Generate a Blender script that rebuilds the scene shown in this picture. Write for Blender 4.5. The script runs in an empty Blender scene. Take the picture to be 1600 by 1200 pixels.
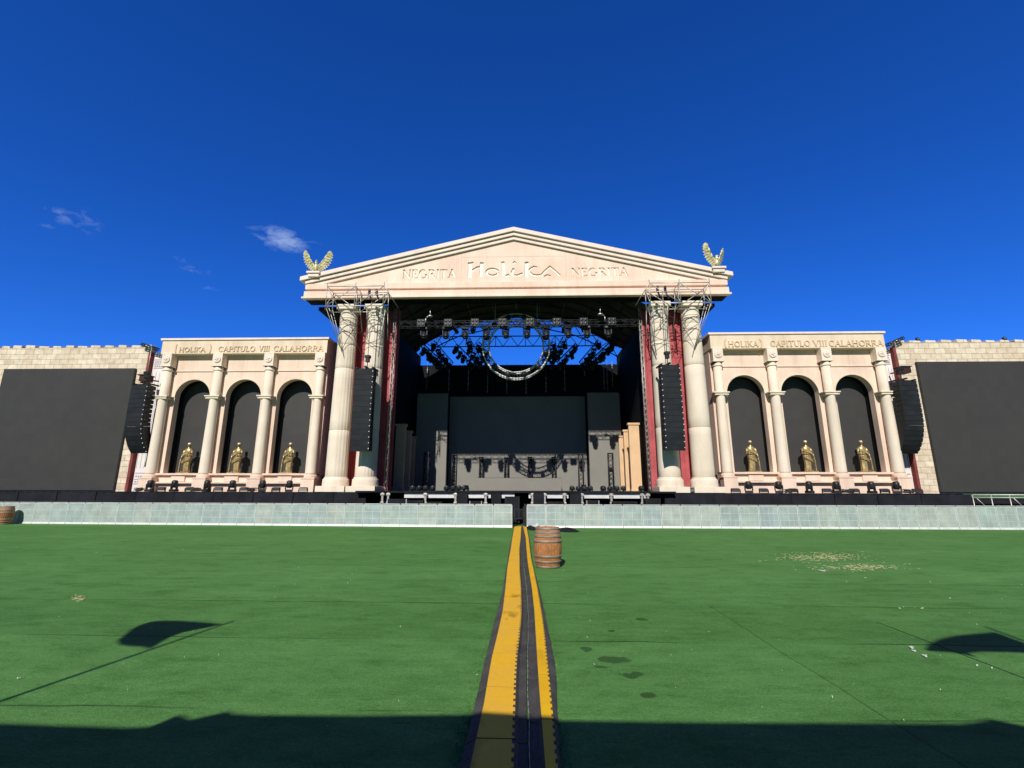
import bpy, bmesh, math, random
from math import sin, cos, tan, pi, radians, sqrt, atan, atan2, hypot, floor
from mathutils import Vector, Matrix
random.seed(7)
sc = bpy.context.scene
col = sc.collection
# ------------------------------------------------------------------ camera
F, CAM_H = 740.0, 1.85                      # focal length for a 1600 px wide picture, eye height
psi, pit, rho = radians(1.8), atan(166 / 740), radians(0.14)
fw = Vector((-sin(psi) * cos(pit), cos(psi) * cos(pit), sin(pit)))
rt = Vector((cos(psi), sin(psi), 0)); up = rt.cross(fw)
r2 = rt * cos(rho) + up * sin(rho); u2 = up * cos(rho) - rt * sin(rho)
cam_data = bpy.data.cameras.new('camera'); cam = bpy.data.objects.new('camera', cam_data); col.objects.link(cam)
cam_data.sensor_fit = 'HORIZONTAL'; cam_data.sensor_width = 36; cam_data.lens = F / 1600 * 36
cam_data.clip_start = .05; cam_data.clip_end = 5000
M = Matrix((r2, u2, -fw)).transposed().to_4x4(); M.translation = (0, 0, CAM_H)
cam.matrix_world = M
sc.camera = cam
def P(px, py, Y):                           # where a photo pixel meets the vertical plane at distance Y
    d = fw + r2 * ((px - 800) / F) + u2 * ((600 - py) / F); t = Y / d.y
    return d.x * t, CAM_H + d.z * t
def G(px, py, z=0):                         # where a photo pixel meets the ground
    d = fw + r2 * ((px - 800) / F) + u2 * ((600 - py) / F); t = (z - CAM_H) / d.z
    return d.x * t, d.y * t
def ray(px, py): return (fw + r2 * ((px - 800) / F) + u2 * ((600 - py) / F)).normalized()
# ------------------------------------------------------------------ light
SUN_EL, SUN_AZ = radians(37.3), radians(10.0)          # the sun stands behind the viewer, a little to the side
world = bpy.data.worlds.new('World'); sc.world = world; world.use_nodes = True
wt = world.node_tree; wn = wt.nodes; wl = wt.links
bg = wn['Background']; bg.inputs['Strength'].default_value = 0.05
sky = wn.new('ShaderNodeTexSky'); sky.sky_type = 'NISHITA'; sky.sun_disc = False
sky.sun_elevation = SUN_EL; sky.sun_rotation = radians(190); sky.air_density = 0.8; sky.dust_density = 0.1; sky.ozone_density = 4.5; sky.altitude = 300
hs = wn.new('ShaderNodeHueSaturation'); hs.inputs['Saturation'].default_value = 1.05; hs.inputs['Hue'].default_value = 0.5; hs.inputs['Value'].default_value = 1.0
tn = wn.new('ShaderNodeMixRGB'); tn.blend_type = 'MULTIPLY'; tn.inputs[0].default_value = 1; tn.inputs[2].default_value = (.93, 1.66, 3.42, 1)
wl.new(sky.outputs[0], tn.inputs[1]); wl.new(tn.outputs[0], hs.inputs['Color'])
wtc = wn.new('ShaderNodeTexCoord')
def wmath(op, a, b=None, clamp=False):
    n = wn.new('ShaderNodeMath'); n.operation = op; n.use_clamp = clamp
    for i, v in enumerate((a, b)):
        if v is None: continue
        if isinstance(v, (int, float)): n.inputs[i].default_value = v
        else: wl.new(v, n.inputs[i])
    return n.outputs[0]
def wdot(vec):
    n = wn.new('ShaderNodeVectorMath'); n.operation = 'DOT_PRODUCT'; wl.new(wtc.outputs['Generated'], n.inputs[0]); n.inputs[1].default_value = vec
    return n.outputs['Value']
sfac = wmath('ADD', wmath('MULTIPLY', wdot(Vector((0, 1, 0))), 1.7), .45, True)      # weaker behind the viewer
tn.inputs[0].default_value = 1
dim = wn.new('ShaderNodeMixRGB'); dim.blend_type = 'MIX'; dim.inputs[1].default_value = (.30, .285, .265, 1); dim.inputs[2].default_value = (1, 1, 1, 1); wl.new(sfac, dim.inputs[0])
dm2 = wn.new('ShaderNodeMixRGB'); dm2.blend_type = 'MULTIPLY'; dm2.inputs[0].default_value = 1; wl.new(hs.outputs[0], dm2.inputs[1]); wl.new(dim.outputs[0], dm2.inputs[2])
total = None
for (cx, cy, w, h, amp) in ((442, 374, 48, 22, 1.0), (405, 360, 22, 8, .5), (98, 338, 34, 14, .5), (132, 343, 30, 26, .42), (68, 351, 16, 6, .4), (305, 421, 24, 8, .5), (275, 405, 26, 8, .25), (335, 453, 22, 7, .4), (492, 382, 14, 12, .3)):
    d0 = ray(cx, cy); a_ = Vector((0, 0, 1)).cross(d0).normalized(); b_ = d0.cross(a_)
    k = (cam_data.lens / 36 * 1600) / (fw.dot(d0)) * 1.0
    ang = 1.0 / k
    da = wmath('DIVIDE', wdot(a_), w * ang); db = wmath('DIVIDE', wdot(b_), h * ang)
    rr = wmath('ADD', wmath('MULTIPLY', da, da), wmath('MULTIPLY', db, db))
    front = wmath('GREATER_THAN', wdot(d0), 0.0)
    m = wmath('MULTIPLY', wmath('MULTIPLY', wmath('SUBTRACT', 1.0, rr, True), amp), front)
    total = m if total is None else wmath('MAXIMUM', total, m)
wmap = wn.new('ShaderNodeMapping'); wmap.inputs['Scale'].default_value = (22, 22, 46); wl.new(wtc.outputs['Generated'], wmap.inputs[0])
wno = wn.new('ShaderNodeTexNoise'); wno.inputs['Scale'].default_value = 2.0; wno.inputs['Detail'].default_value = 7; wno.inputs['Roughness'].default_value = .6; wno.inputs['Distortion'].default_value = 0.6
wl.new(wmap.outputs[0], wno.inputs['Vector'])
cl = wmath('MULTIPLY', wmath('SUBTRACT', wmath('ADD', wno.outputs['Fac'], wmath('MULTIPLY', total, .35)), 0.60, True), 3.0, True)
cl = wmath('MULTIPLY', cl, wmath('POWER', total, .8))
mixc = wn.new('ShaderNodeMixRGB'); mixc.blend_type = 'MIX'; mixc.inputs[2].default_value = (5.2, 7.6, 14.5, 1)
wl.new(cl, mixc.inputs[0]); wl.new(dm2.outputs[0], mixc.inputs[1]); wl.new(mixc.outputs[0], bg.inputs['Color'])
sun_d = bpy.data.lights.new('sun', 'SUN'); sun_d.energy = 4.6; sun_d.angle = radians(.5); sun_d.color = (1, .95, .875)
sun = bpy.data.objects.new('sun', sun_d); col.objects.link(sun)
sdir = Vector((sin(SUN_AZ) * cos(SUN_EL), cos(SUN_AZ) * cos(SUN_EL), -sin(SUN_EL)))
sun.rotation_euler = sdir.to_track_quat('-Z', 'Y').to_euler()
DYZ, DXZ = sdir.y / -sdir.z, sdir.x / -sdir.z          # how far a shadow runs per metre of height
sc.view_settings.view_transform = 'Standard'; sc.view_settings.look = 'None'; sc.view_settings.exposure = 0; sc.view_settings.gamma = 1; sc.view_settings.use_curve_mapping = False
try: sc.cycles.max_bounces = 6
except Exception: pass
# ------------------------------------------------------------------ materials
def mat(name, c, rough=.7, metal=0, var=.12, scale=1.5, fine=0, bump=0, bscale=40, spec=.3, streak=0, tint=None, scuff=0):
    m = bpy.data.materials.new(name); m.use_nodes = True; t = m.node_tree; n = t.nodes; l = t.links
    b = n['Principled BSDF']; b.inputs['Roughness'].default_value = rough; b.inputs['Metallic'].default_value = metal
    b.inputs['Specular IOR Level'].default_value = spec
    tc = n.new('ShaderNodeTexCoord'); oi = n.new('ShaderNodeObjectInfo')
    ad = n.new('ShaderNodeVectorMath'); ad.operation = 'ADD'; sc_ = n.new('ShaderNodeMath'); sc_.operation = 'MULTIPLY'; sc_.inputs[1].default_value = 37
    l.new(oi.outputs['Random'], sc_.inputs[0]); l.new(tc.outputs['Object'], ad.inputs[0]); l.new(sc_.outputs[0], ad.inputs[1])
    vec = ad.outputs[0]
    def noise(s, d=5, v=None, sc3=None):
        q = n.new('ShaderNodeTexNoise'); q.inputs['Scale'].default_value = s; q.inputs['Detail'].default_value = d
        src = v or vec
        if sc3:
            mp = n.new('ShaderNodeMapping'); mp.inputs['Scale'].default_value = sc3; l.new(src, mp.inputs[0]); src = mp.outputs[0]
        l.new(src, q.inputs['Vector']); return q.outputs['Fac']
    def ramp(fac, c0, c1, p0=.3, p1=.7):
        r = n.new('ShaderNodeValToRGB'); r.color_ramp.elements[0].position = p0; r.color_ramp.elements[1].position = p1
        r.color_ramp.elements[0].color = (*c0, 1); r.color_ramp.elements[1].color = (*c1, 1); l.new(fac, r.inputs[0]); return r.outputs[0]
    lo = tuple(min(.95, x * (1 - var)) for x in (tint or c)); hi = tuple(min(.95, x * (1 + var)) for x in c)
    out = ramp(noise(scale), lo, hi)
    def mult(o, fac):
        mx = n.new('ShaderNodeMixRGB'); mx.blend_type = 'MULTIPLY'; mx.inputs[0].default_value = 1; l.new(o, mx.inputs[1]); l.new(fac, mx.inputs[2]); return mx.outputs[0]
    if fine: out = mult(out, ramp(noise(bscale, 3), (1 - fine,) * 3, (1, 1, 1)))
    if streak: out = mult(out, ramp(noise(2.2, 5, sc3=(1, 1, .12)), (1 - streak, 1 - streak * 1.15, 1 - streak * 1.35), (1, 1, 1), .32, .56))
    if scuff: out = mult(out, ramp(noise(2.6, 7, sc3=(1, .45, 1)), (1 - scuff, 1 - scuff, 1 - scuff * .9), (1, 1, 1), .30, .40))
    l.new(out, b.inputs['Base Color'])
    if bump:
        bp = n.new('ShaderNodeBump'); bp.inputs['Strength'].default_value = bump; bp.inputs['Distance'].default_value = .02; l.new(noise(bscale, 4), bp.inputs['Height']); l.new(bp.outputs[0], b.inputs['Normal'])
    m['tools'] = 0
    return m
plaster = mat('cream plaster', (.84, .695, .53), .8, var=.07, scale=.7, fine=.08, bump=.15, bscale=18, streak=.13)
plaster_pink = mat('pink plaster', (.85, .655, .525), .8, var=.08, scale=.8, fine=.07, bump=.12, bscale=18, streak=.10)
plaster_ped = mat('pediment plaster', (.90, .725, .60), .8, var=.06, scale=.5, fine=.06, bump=.12, bscale=14, streak=.09, tint=(.90, .665, .53))
cornice_m = mat('pale cornice', (.90, .76, .67), .75, var=.05, scale=.6, fine=.06, bump=.1, bscale=20, streak=.08)
column_m = mat('column stone', (.85, .745, .605), .75, var=.06, scale=.8, fine=.07, bump=.12, bscale=20, streak=.1)
white_m = mat('white foam', (.94, .87, .78), .8, var=.04)
letter_m = mat('tan lettering', (.66, .50, .32), .8, var=.08)
maroon_m = mat('dark red edge', (.20, .045, .04), .85, var=.25, scale=2)
red_m = mat('red drape', (.46, .10, .107), .85, var=.2, scale=1.2, fine=.12, bscale=6, bump=.4)
black_m = mat('black cloth', (.011, .012, .015), .9, var=.3, scale=.8, spec=.15)
canopy_m = mat('canopy underside', (.10, .075, .055), .8, var=.5, scale=.5, fine=.4, bscale=4, spec=.2)
skirt_m = mat('stage skirt', (.016, .017, .022), .85, var=.35, scale=1.1, spec=.15)
metal_k = mat('black metal', (.02, .021, .024), .45, 0, var=.3, spec=.4)
cab_m = mat('speaker black', (.018, .020, .024), .55, var=.3, scale=2, spec=.2)
grille_m = mat('speaker grille', (.024, .027, .032), .6, var=.25, fine=.3, bscale=90, spec=.15)
steel_m = mat('galvanised tube', (.50, .48, .44), .45, .55, var=.2, scale=6)
alu_m = mat('aluminium', (.78, .79, .80), .35, .75, var=.12, scale=5)
alu_white = mat('pale aluminium', (.70, .70, .69), .5, .2, var=.12, scale=3)
led_side = mat('side screen', (.058, .055, .053), .5, var=.06, scale=.5, spec=.35)
led_stage = mat('stage screen', (.235, .225, .195), .65, var=.04, scale=.4, spec=.2)
gold_m = mat('gold paint', (.58, .43, .20), .42, .55, var=.35, scale=4, fine=.3, bscale=12, spec=.5)
gold_pale = mat('pale gold paint', (.84, .68, .36), .45, .3, var=.35, scale=5, spec=.5)
face_m = mat('dull gold face', (.20, .15, .08), .5, .4, var=.2)
gold_dark = mat('dark gilt', (.12, .10, .07), .5, .2, var=.3)
rubber_m = mat('black rubber', (.080, .075, .068), .75, var=.3, scale=4, fine=.35, bscale=60, bump=.3, spec=.3)
yellow_m = mat('yellow lid', (.95, .51, .012), .5, var=.05, scale=2.2, fine=.07, bscale=20, bump=.12, spec=.3, tint=(.92, .52, .05), scuff=.5)
yellow_n = mat('bright yellow lid', (.96, .52, .004), .45, var=.08, scale=2.2, fine=.08, bscale=26, bump=.1, spec=.35, scuff=.25)
wood_m = mat('oak stave', (.46, .20, .075), .7, var=.28, scale=3, fine=.3, bscale=14, streak=.3, bump=.2)
wood_grey = mat('weathered oak', (.40, .24, .14), .8, var=.25, scale=4, streak=.3, bump=.2)
hoop_m = mat('barrel hoop', (.30, .24, .19), .6, .25, var=.3, scale=6)
beige_m = mat('flat beige', (.78, .52, .30), .8, var=.08, streak=.08)
banner_m = mat('printed banner', (.80, .74, .72), .7, var=.06)
banner_ink = mat('banner ink', (.36, .33, .36), .7, var=.1)
lens_m = mat('lamp lens', (.03, .034, .038), .3, 0, var=.2, spec=.25)
truss_m = mat('dull truss tube', (.05, .05, .055), .45, .35, var=.3, scale=5)
pin_m = mat('bright pin', (.75, .76, .78), .3, .3, var=.1)
trash_m = mat('white litter', (.60, .61, .55), .6, var=.2)
straw_m = mat('straw', (.54, .50, .27), .8, var=.3)
asph_m = mat('pit floor', (.07, .07, .068), .9, var=.25, scale=2)
# barrier infill: fine perforated sheet
def infill(name, c):
    m = mat(name, c, .5, .15, var=.16, scale=2.2, fine=.16, bscale=40, spec=.3)
    n = m.node_tree.nodes; l = m.node_tree.links; b = n['Principled BSDF']; src = b.inputs['Base Color'].links[0].from_socket
    oi = n.new('ShaderNodeObjectInfo'); r = n.new('ShaderNodeValToRGB'); r.color_ramp.elements[0].color = (.80, .89, .93, 1); r.color_ramp.elements[1].color = (1, 1, .95, 1)
    mid = r.color_ramp.elements.new(.5); mid.color = (.86, .95, .90, 1)
    mm = n.new('ShaderNodeMixRGB'); mm.blend_type = 'MULTIPLY'; mm.inputs[0].default_value = 1
    l.new(oi.outputs['Random'], r.inputs[0]); l.new(src, mm.inputs[1]); l.new(r.outputs[0], mm.inputs[2]); l.new(mm.outputs[0], b.inputs['Base Color'])
    return m
bframe_m = mat('barrier frame', (.66, .71, .70), .5, .2, var=.15, scale=3)
infill_m = infill('perforated sheet', (.485, .53, .512))
# castle blocks
def stone_mat():
    m = bpy.data.materials.new('castle blocks'); m.use_nodes = True; t = m.node_tree; n = t.nodes; l = t.links; b = n['Principled BSDF']; b.inputs['Roughness'].default_value = .85; b.inputs['Specular IOR Level'].default_value = .2
    tc = n.new('ShaderNodeTexCoord'); sx = n.new('ShaderNodeSeparateXYZ'); cx = n.new('ShaderNodeCombineXYZ')
    l.new(tc.outputs['Object'], sx.inputs[0]); l.new(sx.outputs['X'], cx.inputs['X']); l.new(sx.outputs['Z'], cx.inputs['Y'])
    nd = n.new('ShaderNodeTexNoise'); nd.inputs['Scale'].default_value = 1.3; l.new(tc.outputs['Object'], nd.inputs['Vector'])
    mv = n.new('ShaderNodeMixRGB'); mv.blend_type = 'LINEAR_LIGHT'; mv.inputs[0].default_value = .035; l.new(cx.outputs[0], mv.inputs[1]); l.new(nd.outputs['Color'], mv.inputs[2])
    br = n.new('ShaderNodeTexBrick'); br.inputs['Scale'].default_value = 1; br.inputs['Brick Width'].default_value = .66; br.inputs['Row Height'].default_value = .37; br.inputs['Mortar Size'].default_value = .012; br.inputs['Mortar Smooth'].default_value = .4; br.inputs['Bias'].default_value = -.1
    br.inputs['Color1'].default_value = (.72, .60, .45, 1); br.inputs['Color2'].default_value = (.86, .76, .61, 1); br.inputs['Mortar'].default_value = (.42, .32, .21, 1)
    l.new(mv.outputs[0], br.inputs['Vector'])
    no = n.new('ShaderNodeTexNoise'); no.inputs['Scale'].default_value = 3.2; no.inputs['Detail'].default_value = 6; l.new(tc.outputs['Object'], no.inputs['Vector'])
    rp = n.new('ShaderNodeValToRGB'); rp.color_ramp.elements[0].position = .3; rp.color_ramp.elements[0].color = (.80, .78, .76, 1); rp.color_ramp.elements[1].position = .65; l.new(no.outputs['Fac'], rp.inputs[0])
    mu = n.new('ShaderNodeMixRGB'); mu.blend_type = 'MULTIPLY'; mu.inputs[0].default_value = 1; l.new(br.outputs['Color'], mu.inputs[1]); l.new(rp.outputs[0], mu.inputs[2]); l.new(mu.outputs[0], b.inputs['Base Color'])
    sb = n.new('ShaderNodeMath'); sb.operation = 'SUBTRACT'; l.new(no.outputs['Fac'], sb.inputs[0]); l.new(br.outputs['Fac'], sb.inputs[1])
    bp = n.new('ShaderNodeBump'); bp.inputs['Strength'].default_value = .6; bp.inputs['Distance'].default_value = .04; l.new(sb.outputs[0], bp.inputs['Height']); l.new(bp.outputs[0], b.inputs['Normal'])
    return m
stone_m = stone_mat()
# screens: a grid of LED cabinets with slightly different blacks
def led_grid(name, c, w, h, amp):
    m = mat(name, c, .5, var=.05, scale=.5, spec=.3)
    n = m.node_tree.nodes; l = m.node_tree.links; b = n['Principled BSDF']; src = b.inputs['Base Color'].links[0].from_socket
    tc = n.new('ShaderNodeTexCoord'); sx = n.new('ShaderNodeSeparateXYZ'); l.new(tc.outputs['Object'], sx.inputs[0])
    def fl(o, s):
        d = n.new('ShaderNodeMath'); d.operation = 'DIVIDE'; d.inputs[1].default_value = s; l.new(o, d.inputs[0]); f = n.new('ShaderNodeMath'); f.operation = 'FLOOR'; l.new(d.outputs[0], f.inputs[0]); return f.outputs[0]
    cx = n.new('ShaderNodeCombineXYZ'); l.new(fl(sx.outputs['X'], w), cx.inputs[0]); l.new(fl(sx.outputs['Z'], h), cx.inputs[1])
    wn_ = n.new('ShaderNodeTexWhiteNoise'); wn_.noise_dimensions = '2D'; l.new(cx.outputs[0], wn_.inputs['Vector'])
    r = n.new('ShaderNodeValToRGB'); r.color_ramp.elements[0].color = (1 - amp,) * 3 + (1,); r.color_ramp.elements[1].color = (1 + amp * .6,) * 3 + (1,); l.new(wn_.outputs['Value'], r.inputs[0])
    mm = n.new('ShaderNodeMixRGB'); mm.blend_type = 'MULTIPLY'; mm.inputs[0].default_value = 1; l.new(src, mm.inputs[1]); l.new(r.outputs[0], mm.inputs[2]); l.new(mm.outputs[0], b.inputs['Base Color'])
    return m
led_side = led_grid('side screen cabinets', (.050, .049, .047), .5, .5, .055)
led_stage = led_grid('stage screen cabinets', (.245, .235, .205), .5, .5, .03)
# turf
def turf_mat():
    m = bpy.data.materials.new('artificial turf'); m.use_nodes = True; t = m.node_tree; n = t.nodes; l = t.links; b = n['Principled BSDF']; b.inputs['Roughness'].default_value = .85; b.inputs['Specular IOR Level'].default_value = .12
    tc = n.new('ShaderNodeTexCoord'); sx = n.new('ShaderNodeSeparateXYZ'); l.new(tc.outputs['Object'], sx.inputs[0])
    def mth(op, a, b_=None, cl=False):
        q = n.new('ShaderNodeMath'); q.operation = op; q.use_clamp = cl
        for i, v in enumerate((a, b_)):
            if v is None: continue
            if isinstance(v, (int, float)): q.inputs[i].default_value = v
            else: l.new(v, q.inputs[i])
        return q.outputs[0]
    def noise(s, d=5, sc3=(1, 1, 1), rough=.55):
        mp = n.new('ShaderNodeMapping'); mp.inputs['Scale'].default_value = sc3; l.new(tc.outputs['Object'], mp.inputs[0])
        q = n.new('ShaderNodeTexNoise'); q.inputs['Scale'].default_value = s; q.inputs['Detail'].default_value = d; q.inputs['Roughness'].default_value = rough; l.new(mp.outputs[0], q.inputs['Vector']); return q.outputs['Fac']
    def ramp(fac, c0, c1, p0, p1):
        r = n.new('ShaderNodeValToRGB'); r.color_ramp.elements[0].position = p0; r.color_ramp.elements[1].position = p1; r.color_ramp.elements[0].color = (*c0, 1); r.color_ramp.elements[1].color = (*c1, 1); l.new(fac, r.inputs[0]); return r.outputs[0]
    def mult(a, c, f=1):
        mx = n.new('ShaderNodeMixRGB'); mx.blend_type = 'MULTIPLY'
        if isinstance(f, (int, float)): mx.inputs[0].default_value = f
        else: l.new(f, mx.inputs[0])
        l.new(a, mx.inputs[1]); l.new(c, mx.inputs[2]); return mx.outputs[0]
    out = ramp(noise(.35, 4), TURF[0], TURF[1], .3, .7)
    out = mult(out, ramp(noise(1.1, 6, (.28, 1, 1), .65), (.86, .89, .84), (1.03, 1.02, 1.03), .30, .62))   # flattened pile
    out = mult(out, ramp(noise(4.5, 5, (.35, 1, 1), .7), (.80, .84, .78), (1.05, 1.03, 1.05), .34, .60))
    out = mult(out, ramp(noise(6.5, 8, (.38, 1, 1), .78), (.48, .57, .46), (1, 1, 1), .30, .40))
    out = mult(out, ramp(noise(1.9, 8, (.6, 1, 1), .82), (.70, .77, .68), (1, 1, 1), .37, .50))                # scuffed dark smudges
    out = mult(out, ramp(noise(70, 3, (.7, 1, 1)), (.66, .70, .60), (1.20, 1.17, 1.22), .3, .7))
    out = mult(out, ramp(noise(26, 4, (.6, 1, 1), .7), (.80, .83, .78), (1.10, 1.08, 1.10), .32, .66))                 # pile
    # rolls and their seams
    wob = mth('MULTIPLY', mth('SUBTRACT', noise(.5, 3), .5), .22)
    yy = mth('DIVIDE', mth('ADD', mth('ADD', sx.outputs['Y'], wob), 1.45), 2.0)
    fl = mth('FLOOR', yy); wnn = n.new('ShaderNodeTexWhiteNoise'); wnn.noise_dimensions = '1D'; l.new(fl, wnn.inputs['W'])
    out = mult(out, ramp(wnn.outputs['Value'], (.87, .90, .86), (1.05, 1.03, 1.06), 0, 1))
    side = mth('MULTIPLY', mth('GREATER_THAN', sx.outputs['X'], 1.05), mth('LESS_THAN', sx.outputs['Y'], 9.3))
    wn2 = n.new('ShaderNodeTexWhiteNoise'); wn2.noise_dimensions = '1D'; l.new(mth('FLOOR', mth('DIVIDE', mth('SUBTRACT', sx.outputs['X'], 1.0), 2.0)), wn2.inputs['W'])
    out = mult(out, ramp(wn2.outputs['Value'], (.90, .93, .90), (1.06, 1.04, 1.06), 0, 1), side)
    fr = mth('FRACT', yy); seam = mth('GREATER_THAN', fr, .984)
    patch = mth('MULTIPLY', mth('SUBTRACT', noise(.45, 3, (.6, 1, 1)), .45, True), 8, True)
    seam = mth('MULTIPLY', seam, patch)
    xs = mth('ABSOLUTE', mth('SUBTRACT', mth('ADD', sx.outputs['X'], mth('MULTIPLY', wob, .5)), 5.03))
    s2 = mth('MULTIPLY', mth('LESS_THAN', xs, .016), mth('LESS_THAN', sx.outputs['Y'], 7.6))
    xs3 = mth('ABSOLUTE', mth('SUBTRACT', mth('ADD', sx.outputs['X'], mth('MULTIPLY', wob, .7)), 3.0))
    s3 = mth('MULTIPLY', mth('MULTIPLY', mth('LESS_THAN', xs3, .012), mth('LESS_THAN', sx.outputs['Y'], 8.5)), .5)
    seam = mth('MAXIMUM', mth('MAXIMUM', seam, s2), s3)
    inv = mth('SUBTRACT', 1, mth('MULTIPLY', seam, .72)); out = mult(out, inv)
    # damp stains
    wet = None; nz = mth('MULTIPLY', mth('SUBTRACT', noise(5.0, 6), .5), 3.4)
    for (px, py, rx, ry) in ((915, 1014, .085, .10), (958, 1031, .21, .13), (940, 1042, .10, .05), (985, 1054, .15, .11), (1014, 1087, .10, .09), (1003, 968, .11, .10), (955, 986, .06, .06)):
        gx, gy = G(px, py); a = mth('DIVIDE', mth('SUBTRACT', sx.outputs['X'], gx), rx); c = mth('DIVIDE', mth('SUBTRACT', sx.outputs['Y'], gy), ry)
        q = mth('MULTIPLY', mth('SUBTRACT', mth('ADD', .8, nz), mth('ADD', mth('MULTIPLY', a, a), mth('MULTIPLY', c, c))), 3, True); wet = q if wet is None else mth('MAXIMUM', wet, q)
    out = mult(out, mth('SUBTRACT', 1, mth('MULTIPLY', wet, .55)))
    l.new(out, b.inputs['Base Color'])
    bp = n.new('ShaderNodeBump'); bp.inputs['Strength'].default_value = .5; bp.inputs['Distance'].default_value = .02; l.new(noise(90, 3, (.6, 1, 1)), bp.inputs['Height'])
    b2 = n.new('ShaderNodeBump'); b2.inputs['Strength'].default_value = .16; b2.inputs['Distance'].default_value = .08; l.new(noise(2.0, 5, (.35, 1, 1)), b2.inputs['Height']); l.new(bp.outputs[0], b2.inputs['Normal']); l.new(b2.outputs[0], b.inputs['Normal'])
    return m
TURF = ((.104, .266, .068), (.132, .318, .088))
turf_m = turf_mat()
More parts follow.
